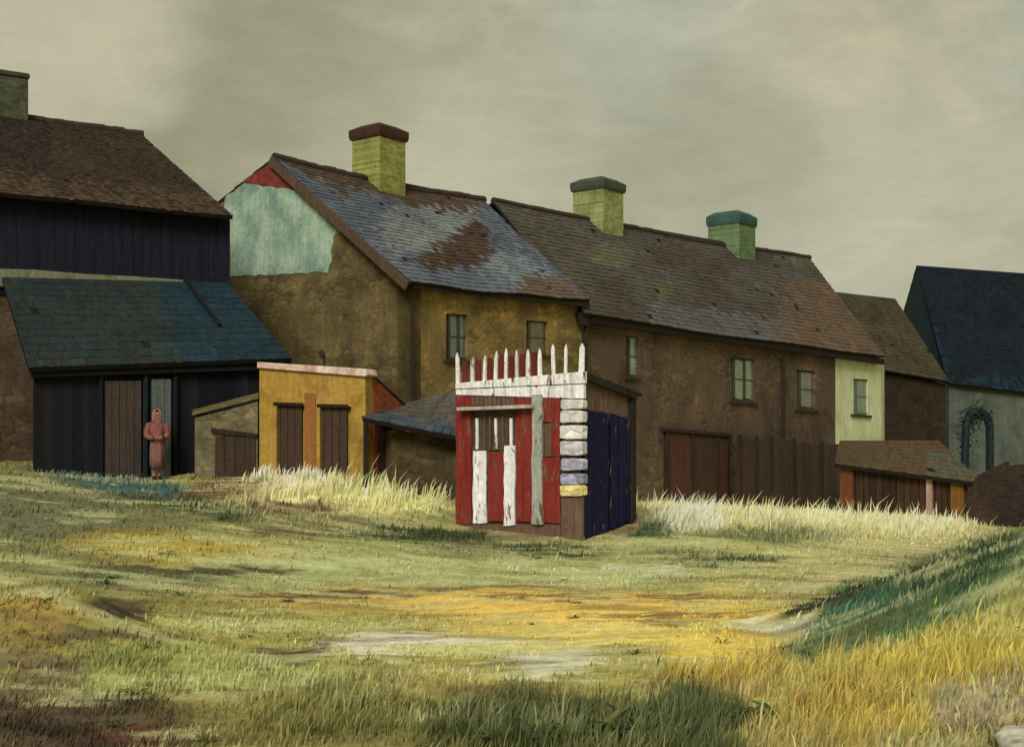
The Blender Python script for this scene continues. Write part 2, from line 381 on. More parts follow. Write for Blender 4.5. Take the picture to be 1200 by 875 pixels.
# colours of turf, bare earth, dry grass, dark strips and the bank's painted-in shade: (cx, cy, rx, ry, turn, colour, grass height)
BLOBS = [
    (600, 650, 900, 60, 0, (136, 138, 88), .05), (50, 605, 210, 52, 8, (92, 96, 70), .07), (640, 760, 900, 50, 0, (146, 140, 78), .05),
    (150, 570, 130, 15, 9, (62, 92, 86), .10), (260, 598, 120, 13, 8, (48, 62, 38), .09, .4), (205, 643, 150, 24, 2, (150, 136, 66), .07),
    (165, 676, 130, 13, 0, (82, 87, 60), .06), (40, 722, 80, 40, 8, (132, 114, 56), .07), (140, 712, 46, 14, 8, (50, 40, 29), .02, .8),
    (400, 668, 190, 16, 0, (140, 146, 94), .05), (430, 700, 200, 11, 0, (164, 142, 72), .03, .3), (690, 716, 230, 13, 1, (200, 160, 80), .02, .5), (700, 747, 190, 10, -2, (204, 182, 100), .02, .5), (860, 772, 80, 14, -6, (190, 172, 92), .05, .4), (200, 782, 210, 26, -2, (142, 146, 84), .09),
    (80, 856, 180, 54, 4, (62, 50, 40), .07, .4), (20, 790, 60, 40, 0, (104, 92, 66), .07), (170, 862, 50, 16, 0, (88, 54, 34), .05), (400, 830, 130, 46, -8, (122, 120, 68), .14),
    (660, 710, 240, 20, 0, (196, 166, 86), .03), (680, 740, 220, 20, -2, (198, 176, 92), .03), (850, 750, 90, 70, 0, (188, 166, 82), .05),
    (455, 755, 95, 16, -4, (190, 186, 166), .02, .15), (655, 775, 66, 20, -14, (188, 185, 162), .02, .15), (560, 752, 60, 6, 0, (190, 186, 160), .01, .5), (930, 736, 78, 13, 6, (180, 180, 158), .02, .3), (950, 775, 40, 16, -10, (150, 150, 120), .06, .4),
    (330, 778, 75, 9, -22, (64, 50, 38), .03, .6), (575, 640, 70, 18, 0, (122, 122, 82), .05), (330, 770, 40, 8, -20, (82, 66, 50), .02),
    (690, 858, 220, 40, 2, (76, 84, 46), .15), (600, 862, 90, 30, 0, (68, 78, 42), .16), (815, 850, 70, 40, 10, (70, 80, 48), .19),
    (850, 800, 110, 16, -4, (150, 132, 62), .18), (1080, 800, 190, 90, -8, (176, 162, 78), .19), (1170, 700, 80, 50, -20, (170, 166, 100), .14),
    (1000, 850, 130, 40, -8, (160, 142, 68), .2), (1165, 830, 60, 40, -10, (136, 122, 98), .10), (960, 790, 30, 34, 0, (150, 146, 76), .25),
    (1020, 662, 130, 10, -18, (158, 146, 108), .03, .8), (1070, 706, 185, 48, -21, (72, 96, 62), .09, .7), (1010, 706, 70, 24, -12, (58, 88, 64), .10, .7), (1130, 664, 100, 26, -21, (54, 74, 48), .10, .7),  # green blobs, this line and next: bank's shadowed side put into the colour
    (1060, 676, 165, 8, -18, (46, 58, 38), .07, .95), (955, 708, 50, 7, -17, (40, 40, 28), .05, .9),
    (930, 652, 170, 26, -4, (146, 143, 90), .05), (845, 655, 66, 9, -4, (58, 72, 46), .10), (760, 670, 60, 9, 0, (172, 170, 146), .02, .5),
    (940, 604, 210, 26, 6, (206, 198, 146), .34), (830, 595, 80, 18, 0, (206, 198, 146), .3), (800, 612, 50, 12, 0, (206, 202, 170), .27), (1060, 608, 90, 18, 3, (200, 196, 152), .3),
    (900, 628, 90, 8, 0, (96, 104, 66), .12), (760, 622, 36, 12, -8, (54, 76, 48), .12),
    (485, 626, 105, 12, 2, (46, 60, 32), .09, .4), (635, 644, 80, 8, 3, (44, 54, 30), .07, .5),  # dark green strips along the ground before the kiosk
    (370, 697, 150, 4, 0, (92, 72, 50), .03, .6), (230, 668, 150, 4, 1, (70, 66, 46), .04, .6), (560, 688, 120, 4, 0, (108, 98, 60), .03, .6), (800, 722, 120, 3, 0, (136, 104, 58), .03, .7), (800, 733, 60, 3, 2, (130, 100, 60), .03, .7),
    (560, 764, 150, 9, -3, (178, 174, 116), .04, .4), (300, 732, 160, 9, 1, (156, 158, 100), .06, .4), (690, 676, 150, 9, 0, (154, 158, 108), .05, .4), (1000, 640, 110, 11, -4, (162, 158, 108), .05, .4), (420, 660, 120, 7, 0, (154, 160, 110), .05, .4), (250, 800, 190, 12, -3, (156, 158, 100), .08, .3),
    (340, 622, 60, 6, 0, (90, 76, 54), .05, .4), (400, 716, 80, 5, 0, (156, 138, 72), .03, .4), (500, 800, 90, 12, -6, (160, 150, 90), .07, .3), (130, 745, 110, 7, 2, (84, 76, 52), .05, .5), (700, 700, 180, 3, 0, (112, 86, 50), .03, .6),
    (265, 575, 50, 16, -10, (92, 70, 50), .06), (410, 574, 135, 34, -8, (204, 198, 140), .27), (480, 572, 60, 36, 0, (204, 200, 138), .28), (360, 560, 60, 12, -10, (222, 216, 176), .28),
    (345, 596, 70, 9, -6, (98, 80, 56), .12), (400, 610, 90, 8, 0, (108, 104, 66), .08), (620, 622, 80, 10, 2, (116, 96, 68), .04), (715, 622, 40, 12, -16, (112, 92, 66), .04)]
GG = 1.4
def ground_map(x, y, z):
    x = np.asarray(x, float); y = np.asarray(y, float); ys = np.maximum(y, 3.0)
    px = HX+F*x/ys; py = HY-F*(z-ZC)/ys
    s = 1/np.sqrt(ys)
    wx = (fbm(x*1.5+3, y*1.5)-.5)*150*s*3; wy = (fbm(x*1.3+40, y*1.3+9)-.5)*26*s*3
    fx = (fbm(x*7+3, y*7)-.5)*70; fy = (fbm(x*3.5+70, y*9+9)-.5)*40*np.clip((py-540)/200, .25, 1.2)
    qx = px+wx*.8+fx; qy = py+wy*.8+fy
    c = np.tile(np.array(lin((124, 118, 66))), (x.size, 1)).reshape(*x.shape, 3); h = np.full(x.shape, .06)
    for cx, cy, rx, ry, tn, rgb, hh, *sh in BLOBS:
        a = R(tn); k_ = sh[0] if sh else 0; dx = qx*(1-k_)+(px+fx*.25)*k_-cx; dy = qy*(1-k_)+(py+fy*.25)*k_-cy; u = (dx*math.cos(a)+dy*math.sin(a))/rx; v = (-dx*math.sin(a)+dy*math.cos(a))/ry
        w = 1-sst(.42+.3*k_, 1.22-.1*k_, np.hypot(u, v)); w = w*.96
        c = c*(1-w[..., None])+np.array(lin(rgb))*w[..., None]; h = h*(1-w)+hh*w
    t = fbm(x*1.3+9, y*5+4); t2 = fbm(x*1.1+31, y*4.5+77)
    c = c*(.68+.64*t)[..., None]
    for lo_, hi_, cc_, k_ in ((.53, .66, (166, 164, 118), .6), (.28, .40, (92, 80, 56), -.5)):
        w = sst(lo_, hi_, t2) if k_ > 0 else 1-sst(lo_, hi_, t2)
        w = w*abs(k_)*np.clip(1.4-h*6, 0, 1); c = c*(1-w[..., None])+np.array(lin(cc_))*w[..., None]
    return c*GG, h

def axis(segs):
    r = []
    for a, b, n in segs: r += list(np.linspace(a, b, n, endpoint=False))
    return np.array(r+[segs[-1][1]])
gx = axis([(-500, -60, 12), (-60, -14, 40), (-14, 16, 300), (16, 60, 40), (60, 500, 12)])
gy = axis([(-300, -10, 10), (-10, 4, 20), (4, 24, 300), (24, 48, 130), (48, 80, 20), (80, 700, 14)])
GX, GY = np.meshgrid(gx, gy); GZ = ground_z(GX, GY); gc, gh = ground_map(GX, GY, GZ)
me = bpy.data.meshes.new('ground'); nx, ny = len(gx), len(gy)
vv = np.stack([GX, GY, GZ], -1).reshape(-1, 3)*S
ii = (np.arange(ny-1)[:, None]*nx+np.arange(nx-1)[None, :]).ravel()
ff = np.stack([ii, ii+1, ii+nx+1, ii+nx], -1)
me.from_pydata(vv.tolist(), [], ff.tolist())
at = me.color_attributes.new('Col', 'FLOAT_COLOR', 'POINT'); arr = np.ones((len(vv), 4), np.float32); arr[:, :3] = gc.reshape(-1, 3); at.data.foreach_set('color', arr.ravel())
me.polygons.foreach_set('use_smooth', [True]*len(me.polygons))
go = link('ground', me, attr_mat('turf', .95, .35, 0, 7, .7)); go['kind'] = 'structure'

def gz(x, y): return float(ground_z(np.array([x]), np.array([y]))[0])

# ------------------------------------------------------------------ grass
def blades(name, X, Y, H, W, C, lean=.35):
    n = len(X); Z = ground_z(X, Y)-.01
    az = rng.random(n)*6.283; ca, sa = np.cos(az), np.sin(az)
    la = rng.normal(.5, .9, n); ln = np.abs(rng.normal(lean, .2, n))*H; lx, ly = np.cos(la)*ln, np.sin(la)*ln
    v = np.empty((n, 5, 3))
    v[:, 0] = np.stack([X-ca*W/2, Y-sa*W/2, Z], -1); v[:, 1] = np.stack([X+ca*W/2, Y+sa*W/2, Z], -1)
    mx, my, mz = X+lx*.35, Y+ly*.35, Z+H*.6
    v[:, 2] = np.stack([mx+ca*W*.4, my+sa*W*.4, mz], -1); v[:, 3] = np.stack([mx-ca*W*.4, my-sa*W*.4, mz], -1)
    v[:, 4] = np.stack([X+lx, Y+ly, Z+H], -1)
    v = (v*S).astype(np.float32).reshape(-1, 3)
    me = bpy.data.meshes.new(name); me.vertices.add(5*n); me.vertices.foreach_set('co', v.ravel())
    k = np.arange(n)[:, None]*5
    li = np.concatenate([k+0, k+1, k+2, k+3, k+3, k+2, k+4], 1).astype(np.int32)
    me.loops.add(7*n); me.loops.foreach_set('vertex_index', li.ravel())
    me.polygons.add(2*n)
    ls = np.stack([np.arange(n)*7, np.arange(n)*7+4], -1).ravel().astype(np.int32)
    me.polygons.foreach_set('loop_start', ls); me.update(calc_edges=True); me.validate()
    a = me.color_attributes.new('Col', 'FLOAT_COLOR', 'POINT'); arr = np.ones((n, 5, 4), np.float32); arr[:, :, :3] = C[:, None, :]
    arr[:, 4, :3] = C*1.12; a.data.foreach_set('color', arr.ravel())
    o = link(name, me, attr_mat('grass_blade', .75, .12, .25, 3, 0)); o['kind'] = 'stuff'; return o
def scatter(n, y0, y1, power, wid=.56):
    u = rng.random(n); p = 1-power; Y = y0*(y1/y0)**u if abs(p) < 1e-6 else (y0**p+u*(y1**p-y0**p))**(1/p); X = (rng.random(n)*2-1)*wid*Y
    return X, Y
NB = 420000
X, Y = scatter(NB, 5.6, 32, 1.0)
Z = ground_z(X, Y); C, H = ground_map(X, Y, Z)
tuft = fbm(X*5+2, Y*5)
keep = rng.random(NB) < np.clip(.2+H*3.0, 0, 1)*np.clip((tuft-.25)*2.6, .15, 1)
keep &= H > .018
X, Y, C, H, tuft = X[keep], Y[keep], C[keep], H[keep], tuft[keep]
H = H*rng.uniform(.45, 1.15, len(X))*(.6+.8*tuft)*.85*(1+.9*(rng.random(len(X)) < .05)); W = (.0048+.0011*Y)*rng.uniform(.6, 1.3, len(X))
C = C*np.exp(rng.normal(0, .2, len(X)))[:, None]*np.array([1, 1, 1])*(1+rng.normal(0, .05, (len(X), 3)))
g1 = blades('meadow_grass', X, Y, H, W, np.clip(C*1.08*np.array([1, 1, 1.1]), .003, .8))
g1['label'] = 'rough meadow grass, green and straw coloured, covering the open ground'; g1['category'] = 'grass'

def leafy(name, spots, mat, n_leaf, size, colours, rise=.6):
    mb = MB()
    for (x, y, k) in spots:
        z0 = gz(x, y)-.01
        for i in range(random.randint(*n_leaf)):
            a = random.random()*6.283; l = size*k*random.uniform(.6, 1.15); wd = l*random.uniform(.13, .22); up = rise*random.uniform(.5, 1.3); d = V((math.cos(a), math.sin(a), 0)); sd = V((-d.y, d.x, 0)); b = V((x, y, z0)); vs = []
            for t, ww in ((0, .25), (.3, .8), (.6, 1.), (.85, .6), (1., .05)):
                p = b+d*l*t*.85+V((0, 0, l*up*(t*1.25-t*t*.75))); vs += [p-sd*wd*ww*.5+V((0, 0, wd*.12*ww)), p, p+sd*wd*ww*.5+V((0, 0, wd*.12*ww))]
            mb.add(vs, [(r*3+c, r*3+c+1, r*3+c+4, r*3+c+3) for r in range(4) for c in range(2)], jig(lin(random.choice(colours)), .18))
    o = link(name, mesh_of(name, mb, recalc=False), mat); o['kind'] = 'stuff'; return o
def ground_at(px, py):
    for Yd in np.arange(5.5, 30, .04):
        p = P(px, py, Yd)
        if p.z < gz(p.x, p.y): break
    return p.x, p.y
sp = []
for i in range(46):
    px_, py_ = random.choice([(820, 840, ), (760, 850), (700, 855), (610, 858), (860, 835)]); x_, y_ = ground_at(px_+random.gauss(0, 45), min(900, py_+abs(random.gauss(0, 18)))); sp.append((x_, y_, random.uniform(.6, 1.1)))
for i in range(46):
    x_, y_ = ground_at(random.uniform(-40, 1240), random.uniform(650, 880)); sp.append((x_, y_, random.uniform(.3, .6)))
leafy('broad_leaf_weeds', sp, attr_mat('weed_leaf', .6, .15, .2, 8, .2), (7, 13), .26, [(62, 78, 44), (76, 92, 50), (52, 66, 44), (96, 100, 56)])
tall = np.where((H > .15) & (Y < 18) & ((Y < 13) | (H < .27)))[0]; tall = tall[rng.random(len(tall)) < .035][:5000]
mb_ = MB()
for i_ in tall:
    h_ = H[i_]*random.uniform(1.0, 1.35); x_, y_ = X[i_], Y[i_]; z_ = None
    mb_.v.append((x_, y_, h_)); mb_.c.append(C[i_])
zz = ground_z(X[tall], Y[tall]); sh = MB()
for i_, z_, (x_, y_, h_), c_ in zip(tall, zz, mb_.v, mb_.c):
    k_ = .0024+.00032*y_; b_ = V((x_, y_, z_)); t_ = b_+V((random.gauss(.06, .05), random.gauss(.02, .04), h_)); m_ = b_.lerp(t_, .8); a_ = random.random()*3.14; sd_ = V((math.cos(a_), math.sin(a_), 0)); fw_ = V((-sd_.y, sd_.x, 0))
    cc_ = tuple(np.clip(np.array(c_)*np.array([1.08, .98, .9])*random.uniform(.7, 1.2), .004, .7))
    sh.add([b_-sd_*k_*.9, b_+sd_*k_*.9, m_+V((0, 0, .01))], [(0, 1, 2)], cc_)
    for q_ in (sd_, fw_): sh.add([m_, m_.lerp(t_, .5)+q_*k_*1.7, t_, m_.lerp(t_, .5)-q_*k_*1.7], [(0, 1, 2, 3)], cc_)
o = link('seed_heads', mesh_of('seed_heads', sh, recalc=False), attr_mat('grass_blade'), None); o['kind'] = 'stuff'

# ------------------------------------------------------------------ the long terrace row
u = V((.615, .788)).normalized(); nb = V((-u.y, u.x))
T = Wall((1.878, 31.3), (1.878+u.x, 31.3+u.y))
c1 = T.hit(480, 400); c2 = T.hit(691, 400); c3 = T.hit(1037, 400)
def deeper(w, k): return w.off(-k)
nb3 = V((nb.x, nb.y, 0)); u3 = V((u.x, u.y, 0))
ZB = -1.4
def at_z(p, z): return V((p.x, p.y, z))

def chimney(parent, w, x0, x1, ytop, ycap, ybase, mat_stack, mat_cap, cap_out=.07, pots=0):
    """square stack on ridge plane w; left and right silhouette at x0, x1"""
    xm = (x0+x1)/2; c = w.hit(xm, ytop); ww = (x1-x0)/F*c.y; s = ww/(u.x+abs(nb.x))
    zt = w.hit(xm, ycap).z; zb = w.hit(xm, ybase).z-.5
    def sq(k, z): h = s/2+k; return [V((c.x, c.y, 0))+u3*a*h+nb3*b*h+V((0, 0, z)) for a, b in ((-1, -1), (1, -1), (1, 1), (-1, 1))]
    st = part('chimney', MB().prism(sq(0, zb), V((0, 0, zt-zb))), mat_stack, parent, .012)
    m = MB(); zc = w.hit(xm, ytop).z; hh = zc-zt
    lo, mid, up = sq(cap_out*.6, zt), sq(cap_out, zt+hh*.25), sq(cap_out, zt+hh*.72); tp = sq(-.16, zc+.03)
    vs = lo+mid+up+tp; fs = [(3, 2, 1, 0), (12, 13, 14, 15)]
    for r in range(3): fs += [(r*4+i, r*4+(i+1) % 4, r*4+4+(i+1) % 4, r*4+4+i) for i in range(4)]
    m.add(vs, fs); part('chimney_cap', m, mat_cap, st, .004)
    return st
def window(parent, w, x0, y0, x1, y1, slope=0., leaves=2, cut=None, frame=(58, 60, 44), pane=(116, 128, 106), sill=(70, 60, 44), bw=2.6, tag='', sillw=3):
    """recessed window: opening cut in the wall, frame, panes and sill"""
    dy = slope*(x1-x0); q = [(x0, y0), (x1, y0+dy), (x1, y1+dy), (x0, y1)]
    if cut is not None: cut.prism([w.off(.05).hit(*p) for p in q], -w.out*.17)
    fm = surf('window_frame_paint'+tag, [frame, tuple(int(c*1.2) for c in frame)], (w.d.x, w.d.y), 3, 'board', .7)
    pm = surf('window_pane'+tag, [tuple(int(c*.86) for c in pane), pane, tuple(min(255, int(c*1.12)) for c in pane)], (w.d.x, w.d.y), 2.2, 'plain', .12, bump=.06); pm.node_tree.nodes['Principled BSDF'].inputs['Specular IOR Level'].default_value = .6
    f = MB()
    f.panel(w, [(x0, y0), (x1, y0+dy), (x1, y0+dy+bw), (x0, y0+bw)], .05, -.05)
    f.panel(w, [(x0, y1-bw), (x1, y1+dy-bw), (x1, y1+dy), (x0, y1)], .05, -.05)
    xs = [x0+(x1-x0-bw)*i/leaves for i in range(leaves+1)]
    for x in xs:
        o = (x-x0)*slope; f.panel(w, [(x, y0+o+bw), (x+bw, y0+o+bw), (x+bw, y1+o-bw), (x, y1+o-bw)], .05, -.052)
    ym = y0+(y1-y0)*.5
    f.panel(w, [(x0+1, ym-.6), (x1-1, ym-.6+dy), (x1-1, ym+.6+dy), (x0+1, ym+.6)], .03, -.056)
    fr = part('window', f, fm, parent, .004)
    for i in range(leaves):
        a, b = xs[i]+bw, xs[i+1]; part('pane', MB().panel(w, [(a, y0+bw), (b, y0+dy+bw), (b, y1+dy-bw), (a, y1-bw)], .015, -.075), pm, fr)
    if sill: part('sill', MB().panel(w, [(x0-sillw, y1), (x1+sillw, y1+dy), (x1+sillw, y1+dy+3), (x0-sillw, y1+3)], .12, .07), surf('sill_stone'+tag, [sill, tuple(int(c*.8) for c in sill)], scale=4), fr, .004)
    return fr

TD = (u.x, u.y); GD = (nb.x, nb.y)
RA, RBr = T.off(-4.14), T.off(-3.7)
wood_dark = surf('weathered_dark_timber', [(40, 33, 26), (56, 46, 34)], TD, 2, 'board')
iron = surf('rusty_iron', [(38, 34, 28), (50, 42, 32)], (1, 0), 6, rough=.6)

# --- tall gabled house
h1 = thing('gabled_house', 'tall ochre house with pale green gable and patched blue slate roof', 'house', at_z((c1+c2)/2, gz(((c1+c2)/2).x, ((c1+c2)/2).y)))
apex, rr = RA.hit(321, 184), RA.hit(566, 233)
To = T.off(.28); el, er = To.hit(482, 330), To.hit(692, 352)
def mir(p, d): return p+nb3*(2*d)                                       # to the back slope
bl_, br_ = V((*(V((el.x, el.y))+nb*(2*4.42)), el.z)), V((*(V((er.x, er.y))+nb*(2*4.42)), er.z))
w1 = surf('ochre_rubble', [(82, 68, 43), (100, 84, 50), (112, 94, 54), (142, 112, 60)], TD, .75, 'stone', gain=1.35, seed=3.1)
wg = surf('umber_rubble', [(72, 59, 36), (92, 79, 48), (110, 96, 56)], GD, .8, 'stone', gain=1.15, seed=6.)
cut = MB()
window(h1, T, 525, 367, 550, 421, .06, 2, cut, pane=(96, 104, 88))
window(h1, T, 619, 375, 644, 415, .06, 1, cut, frame=(66, 66, 42), pane=(98, 86, 46), tag='_olive')
wall_top = [T.hit(480, 334), T.hit(691, 354)]
part('front_wall', MB().prism([at_z(c1, ZB), at_z(c2, ZB), wall_top[1], wall_top[0]], nb3*.35), w1, h1, 0, cut=cut)
G = Wall((c1.x, c1.y), (c1.x+nb.x, c1.y+nb.y))
gq = G.hit(264, 229); bs_ = (apex.z-gq.z)/((V((gq.x, gq.y))-V((c1.x, c1.y))).length-4.14); DB = 9.4; zbk = apex.z-.1-bs_*(DB-4.14)
back1 = c1+nb3*DB; ga = V((c1.x, c1.y, 0))+nb3*4.14
za = apex.z-.1
part('gable_wall', MB().prism([at_z(c1, ZB), at_z(c1, wall_top[0].z), V((ga.x, ga.y, za)), at_z(back1, zbk), at_z(back1, ZB)], u3*.34), wg, h1)
part('far_gable_wall', MB().prism([p+u3*((c2-c1).length-.36) for p in [at_z(c1, ZB), at_z(c1, wall_top[1].z-.1), V((ga.x, ga.y, za)), at_z(back1, zbk), at_z(back1, ZB)]], u3*.34), wg, h1)
part('back_wall', MB().prism([at_z(c1+nb3*(DB-.36)+u3*.36, ZB), at_z(c2+nb3*(DB-.36)-u3*.4, ZB), at_z(c2+nb3*(DB-.36)-u3*.4, zbk), at_z(c1+nb3*(DB-.36)+u3*.36, zbk)], nb3*.35), wg, h1)
part('gable_render', MB().panel(G, rag([(262, 232), (272, 224), (284, 216), (300, 217), (354, 224), (374, 241), (392, 256), (404, 262), (400, 271), (389, 277), (388, 300), (384, 319), (330, 322), (262, 324)]), .04, .014),
     surf('mint_limewash', [(94, 122, 106), (132, 158, 132), (166, 184, 152), (186, 198, 168)], GD, .9, 'plain', gain=.95, seed=2.), h1, .008, label='pale mint green limewashed patch of the gable')
part('gable_brickwork', MB().panel(G, [(321, 189), (282, 214), (300, 216), (354, 223), (358, 218)], .05, .018), surf('red_brick_gable', [(124, 54, 46), (140, 66, 56)], GD, 1.2, 'brick', gain=.85), h1, label='red brick triangle under the roof peak')
RIDGE = [(310, 175), (575, 230), (560, 244), (530, 247), (490, 246), (455, 232), (425, 222), (395, 226), (365, 206)]
HOLE = [(480, 305), (515, 288), (548, 262), (562, 258), (574, 275), (572, 300), (548, 314), (500, 312)]
LOWR = [(600, 342), (612, 326), (650, 322), (676, 334), (700, 360), (640, 360)]
GREY = [(455, 245), (560, 245), (556, 262), (515, 287), (470, 300), (440, 275)]
GREY2 = [(570, 300), (600, 290), (650, 325), (600, 335), (560, 318)]
def roof1(x, y):
    x += random.gauss(0, 5); y += random.gauss(0, 4)
    if in_poly(x, y, RIDGE): return (84, 68, 54)
    if in_poly(x, y, HOLE): return (76, 60, 46)
    if in_poly(x, y, LOWR): return (98, 82, 66)
    if in_poly(x, y, GREY): return random.choice([(120, 122, 116), (112, 115, 112)])
    if in_poly(x, y, GREY2): return random.choice([(116, 121, 122), (110, 114, 115)])
    return random.choice([(90, 96, 101), (87, 93, 100), (97, 101, 103)])
slate = attr_mat('old_slate', .85, .3, 0, 10, .5, .1, .22)
rf = part('roof', slates([apex, rr, er, el], 30, 46, roof1, gain=.97, sag=.13), slate, h1, recalc=False)
part('back_roof', slates([rr, apex, V((apex.x, apex.y, apex.z-bs_*(DB-3.9)))+nb3*(DB-3.9), V((rr.x, rr.y, rr.z-bs_*(DB-3.9)))+nb3*(DB-3.9)], 16, 24, lambda x, y: (82, 78, 74)), slate, h1, recalc=False)
part('ridge_tiles', ridge(apex, rr, .13, .1, 24), surf('dark_ridge_clay', [(54, 44, 36), (70, 56, 44)], TD, 3), h1)
part('barge_board', MB().bar(apex-u3*.12-V((0, 0, .1)), el-u3*.12-V((0, 0, .1)), .05, .2), surf('barge_board_paint', [(78, 62, 46), (96, 76, 56)], GD, 2, 'board'), h1, .006)
part('eaves_board', MB().bar(T.off(.2).hit(484, 335), T.off(.2).hit(690, 357), .06, .12), wood_dark, h1, .01)
chimney(h1, RA, 413, 475, 150, 166, 222, surf('yellow_green_stack', [(108, 108, 56), (130, 129, 66), (142, 140, 80)], TD, 1.6, 'brick', gain=1.2), surf('brown_cap', [(62, 44, 35), (78, 55, 42)], TD, 3), .06)
dp = T.off(.12)
part('drainpipe', MB().tube([dp.hit(687, 362), dp.hit(687, 385), dp.hit(686, 400), dp.hit(686, 600)], .05), iron, h1, recalc=True)
part('rain_hopper', MB().panel(T, [(681, 366), (694, 368), (692, 382), (683, 381)], .16, .2), iron, h1, .01)
part('drainpipe', MB().tube([dp.hit(483, 345), dp.hit(484, 420), dp.hit(484, 600)], .028), iron, h1)

# --- long low row
h2 = thing('terraced_row', 'long brown terraced row with a grey roof and two chimneys', 'house', at_z((c2+c3)/2, gz(((c2+c3)/2).x, ((c2+c3)/2).y)))
a2, b2 = RBr.hit(578, 235), RBr.hit(948, 301)
To2 = T.off(.3); el2, er2 = To2.hit(686, 367), To2.hit(1037, 418)
def roof2(x, y):
    if x > 900 and y > 330 - (x-900)*.0 and random.random() < min(1, (x-880)/70): return (98, 80, 62)
    e = 367+(x-690)*.147
    if y > e-22-random.random()*8 and 760 < x < 1010: return (90, 90, 88) if random.random() < .8 else (92, 80, 64)
    v = vnoise(np.array([x*.018]), np.array([y*.03]))[0]
    if v > .66: return (92, 88, 66)
    if v < .3: return (76, 68, 58)
    return (80, 75, 65) if random.random() < .85 else (88, 78, 64)
part('roof', slates([a2, b2, er2, el2], 26, 84, roof2, gain=.95, sag=.13), slate, h2, recalc=False)
bl2, br2 = el2+nb3*8.0, er2+nb3*8.0
part('back_roof', slates([b2, a2, bl2, br2], 14, 40, lambda x, y: (80, 72, 62)), slate, h2, recalc=False)
part('ridge_tiles', ridge(a2, b2, .13, .1, 44), surf('dark_ridge_clay', [(54, 44, 36)]), h2)
w2 = surf('brown_rubble', [(58, 47, 38), (76, 62, 48), (82, 68, 51), (100, 80, 56)], TD, .6, 'stone', gain=1.3, seed=9.2)
cm = T.hit(979, 400); ev = lambda x: T.hit(x, 370+(x-690)*.1475+1)
cut = MB()
window(h2, T, 736, 393, 750, 441, .08, 1, cut, pane=(128, 142, 120), sillw=2, tag='_pale')
window(h2, T, 859, 418, 886, 469, .1, 2, cut, pane=(122, 132, 104), tag='_sage')
window(h2, T, 936, 433, 957, 478, .1, 1, cut, pane=(104, 104, 84), tag='_dull')
part('front_wall', MB().prism([at_z(c2, -2.2), at_z(cm, -2.2), ev(979), ev(692)], nb3*.35), w2, h2, cut=cut)
cut = MB()
window(h2, T, 1002, 443, 1019, 485, .1, 1, cut, frame=(84, 98, 74), pane=(116, 126, 98), sill=(58, 64, 52), tag='_lime')
part('rendered_wall', MB().prism([at_z(cm, -2.2)+u3*.003, at_z(c3, -2.2), ev(1036), ev(979)+u3*.003], nb3*.35),
     surf('pale_lime_render', [(146, 150, 112), (162, 164, 126), (174, 174, 138)], TD, 1., gain=1.5), h2, cut=cut, label='pale lime green rendered end bay')
g2 = V((c3.x, c3.y, 0))+nb3*3.7; b3 = c3+nb3*7.4
part('end_wall', MB().prism([at_z(c3, -2.2), at_z(c3, ev(1036).z), V((g2.x, g2.y, b2.z-.12)), at_z(b3, ev(1036).z), at_z(b3, -2.2)], -u3*.33), w2, h2)
part('back_wall', MB().prism([at_z(c2+nb3*7.0, -2.2), at_z(b3-nb3*.4-u3*.34, -2.2), at_z(b3-nb3*.4-u3*.34, 4.0), at_z(c2+nb3*7.0, 4.0)], nb3*.35), w2, h2)
part('eaves_board', MB().bar(T.off(.2).hit(692, 374), T.off(.2).hit(1035, 424), .08, .2), surf('dark_eaves_timber', [(34, 28, 22), (46, 38, 28)], TD, 2, 'board'), h2, .01)
chimney(h2, RBr, 671, 731, 212, 226, 282, surf('lime_stack', [(108, 112, 66), (132, 136, 82), (146, 148, 96)], TD, 1.6, 'brick', gain=1.1), surf('slate_green_cap', [(52, 66, 60), (84, 84, 64)], TD, 2), .06)
chimney(h2, RBr, 829, 886, 251, 266, 306, surf('grey_green_stack', [(92, 112, 76), (112, 130, 88)], TD, 1.6, 'brick', gain=.95), surf('teal_cap', [(50, 78, 70), (68, 92, 80)], TD, 2), .05)
part('drainpipe', MB().tube([T.off(.12).hit(918, 418), T.off(.12).hit(918, 620)], .055), iron, h2)
red_door = surf('faded_red_boards', [(72, 46, 36), (84, 52, 40)], TD, 1.5, 'board')
brn_door = surf('brown_boards', [(56, 42, 30), (70, 52, 38)], TD, 1.5, 'board')
for x0, x1, m in ((785, 811, red_door), (814, 840, brn_door), (843, 853, red_door)):
    d = MB(); k = 3 if x1-x0 > 15 else 1
    for i in range(k):
        a = x0+(x1-x0)*i/k; b = x0+(x1-x0)*(i+1)/k-.4; d.panel(T, [(a, 507+(a-785)*.09), (b, 507+(b-785)*.09), (b, 600), (a, 600)], .05, .05+.006*(i % 2))
    part('yard_door', d, m, h2, .004, label='faded red boarded door' if m is red_door and k == 3 else None)
f = MB()
for x in (783, 812.5, 841.5, 854): f.panel(T, [(x-1.6, 504+(x-783)*.09), (x+1.6, 504+(x-783)*.09), (x+1.6, 602), (x-1.6, 602)], .1, .09)
f.panel(T, [(778, 501), (858, 508), (858, 512), (778, 505)], .12, .12)
part('door_frame', f, wood_dark, h2, .006)

